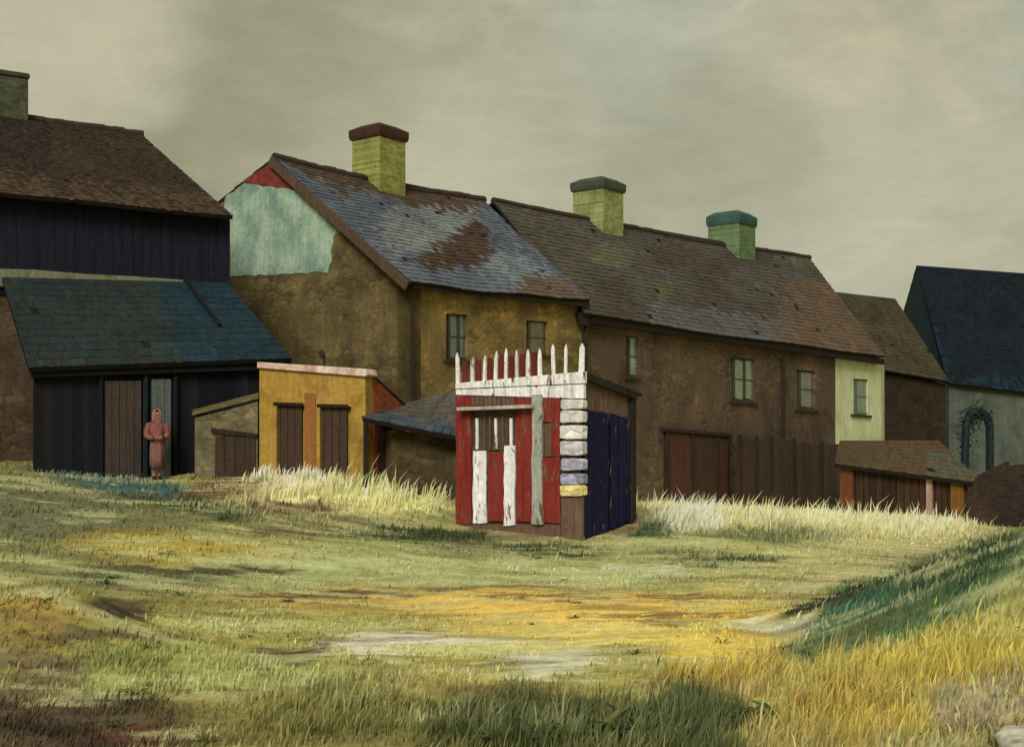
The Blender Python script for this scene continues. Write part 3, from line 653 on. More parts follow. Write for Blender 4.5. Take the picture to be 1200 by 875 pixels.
fe = thing('board_fence', 'brown weathered board fence along the foot of the terraced row', 'fence', at_z(T.off(.5).hit(920, 580), -.2))
fm = [surf('fence_boards_%s' % k, [c, tuple(int(x*1.2) for x in c)], TD, 1.4, 'board', seed=i*2.) for i, (k, c) in enumerate((('umber', (60, 44, 32)), ('rust', (60, 46, 37)), ('ash', (62, 52, 41))))]
x = 863.
while x < 981:
    wd = random.uniform(5.5, 8); t = 511+(x-863)*.085+random.uniform(-2, 2)
    part('board', MB().panel(T, [(x, t), (x+wd-.9, t+.6), (x+wd-.9, 612), (x, 612)], .04, .5+random.uniform(0, .02)), random.choice(fm), fe, .004)
    x += wd
for y0 in (524, 572): part('rail', MB().bar(T.off(.42).hit(862, y0), T.off(.42).hit(979, y0+14), .06, .1), wood_dark, fe, .005)
for x in (868, 888, 905, 932, 964): part('post', MB().panel(T, [(x-1.5, 508+(x-863)*.085), (x+1.3, 508+(x-863)*.085), (x+1.3, 614), (x-1.5, 614)], .08, .56), wood_dark, fe, .006)

# ------------------------------------------------------------------ low brown house and dark slate barn beyond it
W8 = Wall(plan(1035, 50), plan(1110, 51.5)); h3 = thing('small_brown_house', 'small olive brown roofed house squeezed between the pale end bay and the dark barn', 'house', at_z(W8.hit(1072, 500), -1.2))
bk = -W8.out
L8, R8 = W8.hit(1028, 436), W8.hit(1108, 450)
rl, rr8 = W8.off(-3.6).hit(978, 342), W8.off(-3.6).hit(1049, 350)
e1, e2 = W8.off(.25).hit(1026, 432), W8.off(.25).hit(1113, 447)
part('roof', slates([rl, rr8, e2, e1], 22, 24, lambda x, y: (70, 62, 45) if random.random() < .8 else (62, 54, 40), gain=1.0), slate, h3, recalc=False)
part('back_roof', slates([rr8, rl, e1+bk*7.6, e2+bk*7.6], 12, 14, lambda x, y: (66, 58, 44)), slate, h3, recalc=False)
dk = surf('dark_umber_wall', [(40, 32, 24), (50, 40, 29), (58, 46, 32)], (W8.d.x, W8.d.y), .8, 'stone', gain=.95)
part('front_wall', MB().prism([at_z(L8, -2.2), at_z(R8, -2.2), R8, L8], bk*.35), dk, h3)
for e, q, s in ((L8, rl, 1), (R8, rr8, -1)):
    m = e+bk*3.6; part('gable_wall', MB().prism([at_z(e, -2.2)+bk*.36, e+bk*.36, V((m.x, m.y, q.z-.15)), e+bk*7.0, at_z(e, -2.2)+bk*7.0], W8.dir*(.3 if W8.dir.x*s > 0 else -.3)), dk, h3)
part('back_wall', MB().prism([at_z(L8, -2.2)+bk*7.02, at_z(R8, -2.2)+bk*7.02, R8+bk*7.02, L8+bk*7.02], bk*.3), dk, h3)

W9 = Wall(plan(1112, 55), (plan(1112, 55)[0]+1, 55.14)); h4 = thing('slate_barn', 'big barn with a near black blue slate roof and grey green wall', 'barn', at_z(W9.hit(1220, 520), -1))
bk = -W9.out
l9, r9 = W9.hit(1112, 448), W9.hit(1390, 478)
q0, q1 = W9.off(-4.4).hit(1074, 311), W9.off(-4.4).hit(1360, 332)
part('roof', slates([q0, q1, W9.off(.3).hit(1390, 482), W9.off(.3).hit(1111, 449)], 34, 70, lambda x, y: (25, 43, 53) if (x < 1075+(y-320)*.36 or y > 440) and random.random() < .5 else random.choice([(24, 30, 34), (22, 28, 32), (22, 33, 39)])), slate, h4, recalc=False)
bb = W9.off(-12)
part('back_roof', slates([q1, q0, bb.hit(1040, 430), bb.hit(1300, 440)], 20, 30, lambda x, y: (30, 40, 46)), slate, h4, recalc=False)
wal9 = surf('grey_green_wall', [(62, 68, 58), (78, 84, 72), (88, 92, 78)], (1, 0), .8, gain=1.15)
part('front_wall', MB().prism([at_z(l9, -2.2), at_z(r9, -2.2), r9+V((0, 0, .12)), l9+V((0, 0, -.05))], bk*.35), wal9, h4)
part('gable_wall', MB().prism([at_z(l9, -2.2)+bk*.36, l9+bk*.36, at_z(q0, q0.z-.15)+W9.dir*.0, at_z(bb.hit(1040, 430), bb.hit(1040, 430).z-.1), at_z(bb.hit(1040, 430), -2.2)], W9.dir*.3), surf('slate_hung_gable', [(26, 44, 54), (34, 54, 64)], (0, 1), 1), h4)
# arch with creeper in front of that barn
AY = Wall(plan(1130, 40), plan(1180, 40.4)); ar = thing('garden_arch', 'dark bent iron arch overgrown with creeper before the grey green wall', 'garden arch', at_z(AY.hit(1145, 590), -.6))
pts = [AY.hit(1131, 590), AY.hit(1131, 530), AY.hit(1132, 508)]+[AY.hit(1146-14*math.cos(a), 502-20*math.sin(a)) for a in np.linspace(.25, 2.9, 10)]+[AY.hit(1160, 520), AY.hit(1160, 545), AY.hit(1161, 600)]
part('arch_frame', MB().tube(pts, .13, 8), surf('blue_black_iron', [(24, 34, 36), (34, 46, 46)], (1, 0), 5, rough=.6), ar)
lf = MB()
for i in range(600):
    p = random.choice(pts[1:11]).lerp(random.choice(pts[1:11]), random.random()*.25)+V((random.gauss(0, .16), random.gauss(0, .12), random.gauss(0, .16)))
    a = V((random.gauss(0, 1), random.gauss(0, 1), random.gauss(0, 1))).normalized()*.055; b = a.orthogonal().normalized()*.035
    lf.add([p-a, p+b, p+a, p-b], [(0, 1, 2, 3)], jig(lin(random.choice([(30, 44, 40), (36, 52, 44), (32, 46, 46), (50, 66, 50)])), .2))
part('creeper', lf, attr_mat('creeper_leaf', .7, .1, .2, 4, 0), ar, recalc=False)

# low board shed and yard wall on the right
W10 = Wall(plan(985, 36.5), plan(1136, 34)); h5 = thing('hen_house', 'low brown board shed with a sagging felt roof beside the yard wall', 'shed', at_z(W10.hit(1060, 605), -.4))
bk = -W10.out
e = lambda x: 541+(x-985)*.15
part('front_wall', MB().panel(W10, [(985, e(985)), (1136, e(1136)), (1136, 625), (985, 618)], .12), surf('shed_inner_boards', [(36, 26, 20), (48, 35, 26)], (W10.d.x, W10.d.y), 1.5, 'board'), h5)
part('side_wall', MB().prism([at_z(W10.hit(985, 560), -1), W10.hit(985, 541), W10.hit(985, 541)+bk*2.8+V((0, 0, .5)), at_z(W10.hit(985, 560), -1)+bk*2.8], W10.dir*(.1 if W10.dir.x > 0 else -.1)), brn_door, h5)
part('side_wall', MB().prism([at_z(W10.hit(1136, 560), -1), W10.hit(1136, 563), W10.hit(1136, 563)+bk*2.8+V((0, 0, .5)), at_z(W10.hit(1136, 560), -1)+bk*2.8], -W10.dir*(.1 if W10.dir.x > 0 else -.1)), brn_door, h5)
t0, t1 = W10.off(-2.9).hit(984, 516), W10.off(-2.9).hit(1100, 516)
part('roof', slates([t0, t1, W10.off(.3).hit(1152, 566), W10.off(.3).hit(978, 543)], 9, 20, lambda x, y: (84, 84, 66) if x > 1085 and y > 528 and random.random() < .7 else (86, 70, 48), gain=1.0, slab=.1), attr_mat('roofing_felt', .95, .3, 0, 5, .5), h5, recalc=False)
x = 987.; bd = [surf('shed_board_%s' % k, [c, tuple(int(v*1.2) for v in c)], (W10.d.x, W10.d.y), 1.5, 'board', seed=i*3.) for i, (k, c) in enumerate((('umber', (56, 40, 27)), ('dark', (44, 32, 24)), ('rust', (62, 44, 32))))]
while x < 1128:
    wd = random.uniform(6, 10); y0 = e(x)+2+random.random()*2
    part('board', MB().panel(W10, [(x, y0), (x+wd-.8, y0+.8), (x+wd-.8, 622), (x, 622)], .03, .035+random.uniform(0, .02)), random.choice(bd), h5, .004)
    x += wd
for x0, x1, c, lb in ((984, 999, (104, 62, 40), 'rust red corner post'), (1085, 1092, (168, 138, 118), 'pale pinkish post'), (1114, 1129, (122, 84, 38), 'ochre corner post')):
    part('post', MB().panel(W10, [(x0, e(x0)+4), (x1, e(x1)+4), (x1, 622), (x0, 622)], .1, .13), surf('post_%d' % x0, [c, tuple(int(v*.85) for v in c)], (W10.d.x, W10.d.y), 2, 'board', gain=1.1), h5, .006, label=lb)
W11 = Wall(plan(1134, 33), plan(1215, 31.5))
solo('yard_wall', MB().panel(W11, [(1134, 570), (1141, 569), (1142, 560), (1158, 558), (1159, 549), (1200, 543), (1290, 532), (1290, 632), (1134, 626)], .3), surf('red_brown_wall', [(48, 42, 35), (58, 47, 39), (72, 52, 43)], (W11.d.x, W11.d.y), .9, 'brick'), 'dark reddish brown yard wall at the foot of the grey green barn', 'wall')['kind'] = 'thing'

# ------------------------------------------------------------------ big barn on the left
KB = .93; B = Wall((-5.94*KB, 27*KB), (-9.8*KB, 24.5*KB)); BD = (B.d.x, B.d.y); bu = B.dir if B.dir.x > 0 else -B.dir; bk = -B.out
hb = thing('tarred_barn', 'large brown roofed barn with tarred upper wall and a lean-to in front', 'barn', at_z(B.hit(120, 500), .9))
BR = B.off(-6.4*KB)
ra, rb = BR.hit(-160, 101), BR.hit(166, 157)
rm = BR.hit(40, 134)
def broof(x, y):
    e = 224+x*.105
    if y > e-16-random.random()*14: return (86, 70, 52) if random.random() < .6 else (66, 53, 40)
    return (66, 53, 42) if x > 60 or random.random() < .3 else (54, 46, 38)
part('roof', slates([ra, rb, B.off(.35).hit(273, 254), B.off(.35).hit(-160, 206)], 40, 76, broof, gain=.95, sag=.08), slate, hb, recalc=False)
part('back_roof', slates([rb, ra, B.off(-12.4).hit(-140, 260)-V((0, 0, .4)), B.off(-12.4).hit(60, 260)], 14, 30, lambda x, y: (60, 50, 40)), slate, hb, recalc=False)
part('ridge_tiles', ridge(ra, rb, .08, .09, 26), surf('dark_ridge_clay', [(54, 44, 36)]), hb)
tar = surf('tarred_boards', [(24, 25, 31), (30, 32, 42), (35, 33, 36)], BD, .9, 'board', gain=.95)
x = -160.; m = MB()
while x < 270:
    x2 = min(270, x+random.uniform(9, 13)); m.panel(B, [(x, 210+(x+160)*.1), (x2-.4, 210+(x2+160)*.1), (x2-.4, 345), (x, 345)], .2, random.uniform(0, .015)); x = x2
part('upper_wall', m, tar, hb)
part('lower_wall', MB().panel(B, [(-160, 344), (268, 344), (268, 600), (-160, 620)], .3, -.03), surf('barn_brown_stone', [(62, 50, 38), (84, 68, 50), (96, 78, 58)], BD, .9, 'stone'), hb)
ge = B.hit(270, 300); gr = rb
part('gable_wall', MB().prism([at_z(ge, -.2)+bk*.22, at_z(ge, B.hit(270, 255).z)+bk*.22, V((gr.x, gr.y, gr.z-.15)), at_z(ge+bk*11.5, B.hit(270, 255).z), at_z(ge+bk*11.5, -.2)], -bu*.25), surf('barn_brown_stone', []), hb)
chimney_w = BR
cst = MB(); cc = BR.hit(12, 88)
def sqb(k, z): return [V((cc.x, cc.y, z))+bu*a*k+bk*b*k for a, b in ((-1, -1), (1, -1), (1, 1), (-1, 1))]
zt = BR.hit(12, 94).z; st = part('chimney', MB().prism(sqb(.32, zt-1.6), V((0, 0, 1.6))), surf('moss_stack', [(62, 66, 46), (82, 84, 60), (92, 92, 66)], BD, 1.4, 'brick', gain=.9), hb, .03)
part('chimney_cap', MB().prism(sqb(.35, zt), V((0, 0, .12))), surf('moss_stack_cap', [(60, 62, 46), (76, 76, 56)], BD, 2), st, .03)
# lean-to
LC = V((-4.2*KB, 24.3*KB, 0)); LW = Wall((LC.x, LC.y), (LC.x-bu.x, LC.y-bu.y)); LD = (LW.d.x, LW.d.y)
def lroof(x, y):
    if x > 185+(y-330)*.35+random.gauss(0, 8): return random.choice([(33, 51, 58), (34, 51, 56), (32, 49, 56)])
    return random.choice([(44, 51, 47), (42, 50, 47), (47, 51, 45), (41, 51, 50)])
tl_, tr_, br__, bl__ = B.off(.05).hit(2, 324), B.off(.05).hit(266, 331), LW.off(.25).hit(342, 420), LW.off(.25).hit(34, 431)
lr = part('lean_to_roof', slates([tl_, tr_, br__, bl__], 13, 34, lroof, gain=.95, thick=.012), attr_mat('mossy_felt', .9, .3, 0, 6, .5, .1, .2), hb, recalc=False)
part('flashing', MB().panel(B, [(-30, 314), (40, 316), (100, 321), (160, 324), (215, 328), (215, 332), (160, 332), (90, 333), (40, 335), (-30, 336)], .04, .08), surf('pale_flashing', [(92, 96, 72), (122, 124, 94), (104, 106, 82)], BD, 2, gain=1.0), hb, .004, label='pale grey green strip of flashing')
sa, sb = tl_.lerp(tr_, .80), bl__.lerp(br__, .80).lerp(tl_.lerp(tr_, .80), .38)
part('roof_batten', MB().bar(sa+V((0, 0, .05)), sb+V((0, 0, .05)), .07, .06), surf('black_batten', [(26, 28, 28)]), lr, .008)
lt = lambda x: 434-(x-40)*.035
lm = [surf('lean_to_boards_%s' % k, [c, tuple(int(v*1.25) for v in c)], LD, 1.2, 'board', seed=i*2.3) for i, (k, c) in enumerate((('black', (24, 24, 27)), ('navy', (26, 28, 40)), ('teal', (30, 38, 40))))]
x = 40.; ms = MB()
while x < 338:
    x2 = min(338, x+random.uniform(8, 13)); c = (22, 22, 26) if 118 < x < 330 and random.random() < .8 else random.choice([(24, 24, 27), (27, 29, 40), (30, 38, 41), (34, 32, 34)])  # near-black boards: the dark of an opening put into their colour
    ms.panel(LW, [(x, lt(x)), (x2-.3, lt(x2)), (x2-.3, 585), (x, 585)], .08, random.uniform(0, .012), jig(lin(c), .08)); x = x2
part('lean_to_boarding', ms, attr_mat('tarred_planks', .85, .35, 0, 9, .5), hb)
part('lean_to_end', MB().prism([at_z(LC, -.2)+bk*.1, at_z(LC, LW.hit(338, 424).z)+bk*.1, at_z(V((ge.x, ge.y, 0)), B.hit(266, 334).z), at_z(V((ge.x, ge.y, 0)), -.2)], -bu*.08), lm[0], hb)
part('lean_to_beam', MB().bar(LW.off(.1).hit(36, 437), LW.off(.1).hit(340, 428), .12, .14), lm[0], hb, .01)
def planks(w, x0, x1, top, bot, n, off):
    m = MB()
    for i in range(n):
        a = x0+(x1-x0)*i/n; b = x0+(x1-x0)*(i+1)/n-.5; m.panel(w, [(a, top), (b, top), (b, bot), (a, bot)], .05, off+.008*(i % 2))
    return m
part('door', planks(LW, 123, 166, 446, 572, 5, .06), surf('brown_barn_door', [(58, 50, 43), (68, 57, 48)], LD, 1.2, 'board', gain=1.25), hb, .004, label='brown boarded door')
part('door', planks(LW, 178, 201, 444, 572, 3, .06), surf('grey_green_door', [(66, 72, 66), (84, 88, 80)], LD, 1.2, 'board', gain=1.5), hb, .004, label='narrow grey green door')
for x in (119, 171, 206): part('door_post', MB().panel(LW, [(x-2, 438), (x+2, 438), (x+2, 574), (x-2, 574)], .1, .1), lm[2 if x == 171 else 0], hb, .006)

# ------------------------------------------------------------------ outhouses
SW = Wall(plan(228, 20.9), plan(303, 20.75)); so = thing('stone_outhouse', 'low grey brown stone outhouse with a brown door left of the ochre one', 'outhouse', at_z(SW.hit(262, 555), 1.1))
SDd = (SW.d.x, SW.d.y); bk = -SW.out
part('front_wall', MB().panel(SW, [(228, 489), (262, 481), (302, 470), (302, 612), (228, 612)], .5), surf('outhouse_stone', [(74, 64, 40), (104, 94, 66), (122, 112, 80)], SDd, 2.2, 'stone', gain=1.0), so, .01)
part('roof', MB().prism([SW.off(.06).hit(225, 487), SW.off(.06).hit(303, 467), SW.off(-.7).hit(303, 463), SW.off(-.7).hit(226, 483)], V((0, 0, .045))), surf('outhouse_roof_slab', [(82, 76, 48), (112, 98, 58)], SDd, 3), so, .008)
part('door', planks(SW, 252, 299, 511, 605, 4, .03), surf('outhouse_brown_door', [(56, 44, 33), (68, 53, 40)], SDd, 1.5, 'board'), so, .004)
part('lintel', MB().panel(SW, [(247, 501), (301, 508), (301, 513), (247, 507)], .12, .06), wood_dark, so, .006)

OW = Wall(plan(303, 20.75), plan(430, 20.05)); oh = thing('ochre_outhouse', 'bright ochre outhouse with twin brown doors and pale pink coping', 'outhouse', at_z(OW.hit(366, 550), 1.1))
OD = (OW.d.x, OW.d.y); bk = -OW.out; od = OW.dir if OW.dir.x > 0 else -OW.dir
cut = MB()
for q in ([(320, 472), (355, 474), (355, 640), (320, 640)], [(371, 473), (408, 476), (408, 640), (371, 640)]): cut.prism([OW.off(.1).hit(*p) for p in q], -OW.out*.2)
part('front_wall', MB().panel(OW, [(304, 432), (428, 441), (430, 625), (304, 625)], .25), surf('ochre_plaster', [(122, 95, 46), (160, 126, 54), (168, 134, 62), (146, 106, 52)], OD, 1.3, gain=1.0, seed=1.), oh, cut=cut)
ocm = surf('outhouse_doors', [(58, 45, 34), (72, 56, 42)], OD, 1.3, 'board', gain=1.1)
for a, b, t in ((321, 354, 473), (372, 407, 475)):
    dd = part('door', planks(OW, a, b, t+3, 620, 4, -.06), ocm, oh, .004)
    part('door_head', MB().panel(OW, [(a-1, t-2), (b+1, t-1), (b+1, t+3), (a-1, t+2)], .1, .012), surf('black_lintel', [(34, 28, 22), (44, 36, 28)], OD, 3, 'board'), oh, .004)
part('pier', MB().panel(OW, [(356.5, 460), (369.5, 461), (369.5, 620), (356.5, 620)], .05, .02), surf('orange_plaster', [(132, 86, 44), (150, 100, 50)], OD, 2), oh, .006, label='orange pier between the doors')
part('coping', MB().panel(OW, [(301, 424), (428, 432), (431, 439), (427, 441), (301, 431)], .36, .06), surf('pink_white_coping', [(176, 128, 118), (196, 170, 150), (214, 202, 184)], OD, 3, gain=1.1), oh, .012, label='pale pink and white coping')
o0 = OW.hit(429, 440); dp1 = bk*1.25
rl_ = o0+bk*.26
part('end_wall', MB().prism([at_z(rl_, .3), rl_-V((0, 0, .02)), at_z(o0+bk*1.45, ZC+(HY-478)/F*21.3), at_z(o0+bk*1.45, .3)], -od*.2), surf('red_end_brick', [(134, 66, 42), (152, 80, 50)], (bk.x, bk.y), 2, 'brick', gain=1.1), oh, .006, label='brick red end wall')
z2 = ZC+(HY-478)/F*21.3
part('roof', MB().prism([OW.hit(304, 434)+bk*.26, o0+bk*.26+V((0, 0, -.01)), at_z(o0+bk*1.5, z2+.01), at_z(OW.hit(304, 434)+bk*1.5, z2+.08)], V((0, 0, .04))), surf('outhouse_tar', [(48, 42, 36), (60, 50, 40)], OD, 2), oh)
vp = OW.off(-.12)
part('vent_pipe', MB().tube([vp.hit(380, 436), vp.hit(380, 421), vp.hit(378, 417), vp.hit(376, 411)], [.022, .022, .05, .035], 8), iron, oh)

W5 = Wall(plan(430, 19.98), plan(540, 20.7)); ls = thing('lean_shed', 'small grey slab roofed shed between the ochre outhouse and the striped kiosk', 'shed', at_z(W5.hit(490, 555), .8))
L5 = (W5.d.x, W5.d.y); bk = -W5.out
part('front_wall', MB().panel(W5, [(459, 504), (545, 512), (545, 620), (459, 620)], .25), surf('shed_olive_wall', [(66, 56, 34), (84, 72, 46), (92, 80, 52)], L5, 1.2, 'stone'), ls)
part('open_bay', MB().panel(W5, [(424, 490), (459, 498), (459, 620), (424, 620)], .1, -.35), surf('shed_dark_boards', [(44, 30, 26), (58, 40, 33)], L5, 1.5, 'board'), ls)
part('post', MB().panel(W5, [(428, 494), (432, 494), (432, 620), (428, 620)], .09), wood_dark, ls)
rq = [W5.off(-1.45).hit(470, 474), W5.off(-1.45).hit(556, 452), W5.off(.3).hit(548, 514), W5.off(.3).hit(424, 489)]
part('roof', slates(rq, 7, 12, lambda x, y: random.choice([(78, 86, 90), (70, 80, 86)]) if y > 484+(x-430)*.12+random.gauss(0, 3) else random.choice([(84, 78, 68), (92, 86, 76)]), gain=.95), slate, ls, recalc=False)

# ------------------------------------------------------------------ striped kiosk
KW = Wall(plan(683, 18), plan(535, 19.5)); KD = (KW.d.x, KW.d.y); kd = KW.dir if KW.dir.x > 0 else -KW.dir; kb = -KW.out
A0 = KW.hit(683, 632); B0 = KW.hit(535, 612); KL = 1.36
SWk = Wall((A0.x, A0.y), (A0.x+kb.x, A0.y+kb.y))
ki = thing('striped_kiosk', 'red and white striped wooden kiosk with a picket parapet and navy side', 'kiosk', at_z((A0+B0)/2+kb*.6, .3))
m_red = surf('kiosk_red', [(110, 38, 29), (130, 47, 35), (124, 55, 43)], KD, 2.2, 'board', .8, 1.0, seed=2., peel=.2)
m_wht = surf('kiosk_white', [(182, 176, 166), (214, 209, 200), (226, 222, 214)], KD, 2.2, 'board', .8, 1.25, seed=5., peel=.25)
m_gry = surf('kiosk_grey_green', [(150, 152, 132), (168, 168, 150)], KD, 2.2, 'board', .8, 1.05, seed=8., peel=.3)
m_brn = surf('kiosk_bare_wood', [(92, 72, 56), (116, 94, 72)], KD, 2, 'board', .9, 1.0)
m_nvy = surf('kiosk_navy', [(19, 19, 42), (26, 25, 54), (22, 22, 47)], (kb.x, kb.y), 1.6, 'board', .75, .95, seed=3., peel=.02)
zr = lambda x: 462+(x-535)*.02
body = [KW.off(-.03).hit(536, zr(536)), KW.off(-.03).hit(682, zr(682))]
lo = [at_z(body[0], -.1), at_z(body[1], -.1)]
part('body', MB().prism([lo[0]+kd*.02, lo[1]-kd*.03, body[1]-kd*.03, body[0]+kd*.02], kb*.05), m_brn, ki)
part('back_wall', MB().prism([lo[0]+kb*(KL-.1), lo[1]+kb*(KL-.1), at_z(body[1], 2.1)+kb*(KL-.1), at_z(body[0], 2.1)+kb*(KL-.1)], kb*.05), m_brn, ki)
part('far_side', MB().prism([lo[0]+kb*.06, body[0]+kb*.06, at_z(body[0], 2.15)+kb*(KL-.11), lo[0]+kb*(KL-.11)], kd*.04), m_nvy, ki)
part('roof', MB().prism([body[0]+V((0, 0, .12))-kd*.05+kb*.04, body[1]+V((0, 0, .3))+kd*.06+kb*.04, at_z(body[1], SWk.hit(746, 464).z)+kd*.06+kb*(KL+.08), at_z(body[0], SWk.hit(746, 464).z-.02)-kd*.05+kb*(KL+.08)], V((0, 0, .05))), surf('kiosk_roof_felt', [(40, 36, 30), (56, 48, 38)], KD, 2), ki, .006)
def board(x0, y0, x1, y1, m, off=.02, t=.035, name='board', j=.8, lb=None):
    n = max(2, int((y1-y0)/12)); j2 = min(j, (x1-x0)*.12); r = lambda: random.uniform(-j2, j2)
    q = [(x0+r()*.6, y0)]+[(x1+r()*.8, y0+(y1-y0)*i/n) for i in range(n)]+[(x1+r(), y1+random.uniform(-1.5, 1)*j), ((x0+x1)/2, y1+random.uniform(-1.5, 1.2)*j), (x0+r(), y1+random.uniform(-1.5, 1)*j)]+[(x0+r()*.8, y0+(y1-y0)*i/n) for i in range(n-1, 0, -1)]
    return part(name, MB().panel(KW, q, t, off+random.uniform(0, .006)), m, ki, .004, label=lb)
board(534, 463, 552, 614, m_red); board(554, 528, 569, 613, m_wht, .024); board(572, 530, 590, 611, m_red, .02); board(590.5, 522, 603, 616, m_wht, .026)
board(604.5, 478, 625, 611, m_red, .021); board(604, 463, 624, 477, m_red, .022); board(536, 463.5, 550, 476, m_red, .04)
board(623, 462, 635, 614, m_gry, .05, name='post', lb='grey green upright post'); board(634, 463, 656, 494, m_red, .022); board(646, 495, 656, 535, m_red, .023); board(634, 536, 656, 613, m_red, .022)
for x in (634.5, 638.5, 642.3): board(x, 496, x+3.2, 535, m_brn, .012, name='slat', j=.2)
for x in np.arange(551, 603, 5.2): board(x, 464, x+4.4, 475, m_brn, .012, name='slat', j=.2)
part('hatch', MB().panel(KW, [(553, 484), (603, 482), (603, 527), (553, 529)], .03, -.012), surf('kiosk_hatch', [(70, 56, 44), (92, 76, 60)], KD, 1.5, 'board'), ki)
for x in (557, 579, 597): board(x, 490, x+2.6, 526, m_wht, .03, name='hatch_bar', j=.3)
for x in (567, 573, 588): board(x, 488, x+1.6, 527, m_brn, .02, name='hatch_bar', j=.3)
part('shelf', MB().panel(KW, [(535, 477), (621, 474), (621, 478), (535, 481)], .2, .17), surf('kiosk_shelf', [(150, 144, 130), (196, 190, 178)], KD, 3, 'board'), ki, .004)
part('rail', MB().panel(KW, [(533.5, 449), (685, 435), (685, 449), (533.5, 455.5)], .06, .05), m_wht, ki, .006)
part('rail', MB().panel(KW, [(534, 456.5), (684, 450), (684, 467), (534, 462.5)], .06, .035), m_wht, ki, .006)
for x, t in zip((536, 553, 567, 580, 592, 605, 618, 632, 648, 662, 680.5), (413, 417, 416, 411, 408, 410, 409, 408, 403, 403, 402)):
    b = 452-(x-535)*.095; w = random.uniform(1.4, 2.1) if x < 670 else 2.8; ln = random.uniform(-1.3, 1.3)
    pk = MB().panel(KW, [(x-w, b), (x+w, b), (x+w*.9+ln*.7, t+random.uniform(5, 10)), (x+ln, t), (x-w*.85+ln*.7, t+random.uniform(5, 10))], .035, .02+random.uniform(0, .01))
    part('picket', pk, m_wht, ki, .004)
for x in (544.5, 560, 573.5, 586, 598.5, 611.5, 625):
    b = 452-(x-535)*.095; part('red_slat', MB().panel(KW, [(x-3, b), (x+3, b), (x+2.6, b-27-random.random()*6), (x-2.6, b-29)], .02, -.012), surf('kiosk_dull_red', [(92, 38, 30), (112, 46, 36)], KD, 2.2, 'board', .85), ki, .003)
for k, (y0, y1) in enumerate(((468, 479), (481, 495), (498, 514), (517, 533), (537, 551), (555, 567), (568, 581))):
    c = [(206, 198, 186), (216, 208, 196), (214, 206, 194), (182, 176, 170), (164, 162, 172), (148, 146, 162), (206, 190, 120)][k]
    x0 = 656+random.uniform(0, 1.5); q = rag([(x0, y0+1.5), (x0+2, y0), (680, y0), (682.5, y0+1.5), (682.5, y1-1.5), (681, y1), (x0+2, y1), (x0, y1-1.5)], 5, .55)
    part('quoin_block', MB().panel(KW, q, .12, .06+random.uniform(-.01, .015)), surf('quoin_%d' % k, [tuple(int(v*.9) for v in c), c], KD, 4, 'stone', gain=1.2), ki, .006, label='yellowish block' if k == 6 else None)
board(657, 582, 682, 634, m_brn, .03, .05, name='plinth_board')
board(536, 614, 656, 630, m_brn, .0, .05, name='plinth_board', j=.1)
part('side_frame', MB().panel(SWk, [(684, 440), (745, 466), (745, 500), (684, 490)], .05, -.045), m_brn, ki)
part('side_lining', MB().panel(SWk, [(684, 489), (745, 499), (745, 618), (684, 640)], .05, -.05), surf('black_lining', [(24, 20, 22), (36, 30, 28)], (kb.x, kb.y), 2, 'board'), ki)
x = 684.5; e = lambda x: 637-(x-683)*.44
for x0, x1, yt in ((684.3, 694.2, 479), (695.2, 704.4, 481), (705.2, 713.4, 482), (716.4, 724.6, 484), (725.8, 734.2, 487), (735.4, 740.4, 490)):
    part('side_board', MB().panel(SWk, [(x0, yt), (x1, yt+2.5), (x1, e(x1)+random.uniform(-5, 0)), ((x0+x1)/2, e((x0+x1)/2)+random.uniform(-2, 1)), (x0, e(x0)+random.uniform(-4, 0))], .03, random.uniform(0, .012)), m_nvy, ki, .004)
part('corner_post', MB().panel(SWk, [(740.5, 464), (745.8, 466), (745.8, 612), (740.5, 614)], .06, .02), wood_dark, ki, .005)
part('barge_board', MB().panel(SWk, [(689, 439), (747, 463), (747, 468), (689, 445)], .05, .05), wood_dark, ki, .005)

# ------------------------------------------------------------------ person by the barn door
PW = LW.off(.42); pc = PW.hit(184, 560); pz = gz(pc.x, pc.y)
HT = 1.12                                       # design units (1.5 m)
pr = bpy.data.objects.new('person', None)
def skin_fig(name, nodes, edges, mat, base, sub=2):
    me = bpy.data.meshes.new(name); me.from_pydata([n[0] for n in nodes], edges, []); o = bpy.data.objects.new(name, me); col.objects.link(o)
    md = o.modifiers.new('skin', 'SKIN'); o.modifiers.new('sub', 'SUBSURF').levels = sub
    for i, n in enumerate(nodes):
        s = me.skin_vertices[0].data[i]; s.radius = n[1] if isinstance(n[1], tuple) else (n[1], n[1]); s.use_root = (i == 0)
    bpy.context.view_layer.update(); dg = bpy.context.evaluated_depsgraph_get()
    nm = bpy.data.meshes.new_from_object(o.evaluated_get(dg)); nm.name = name; o.modifiers.clear(); o.data = nm; nm.materials.clear(); nm.materials.append(mat)
    nm.polygons.foreach_set('use_smooth', [True]*len(nm.polygons)); o.location = base; return o
k = 1.5/1.7
def q(x, y, z): return (x*k, y*k, z*k)
skin_m = surf('skin', [(150, 104, 84), (166, 118, 96)], scale=5, rough=.6, bump=.05)
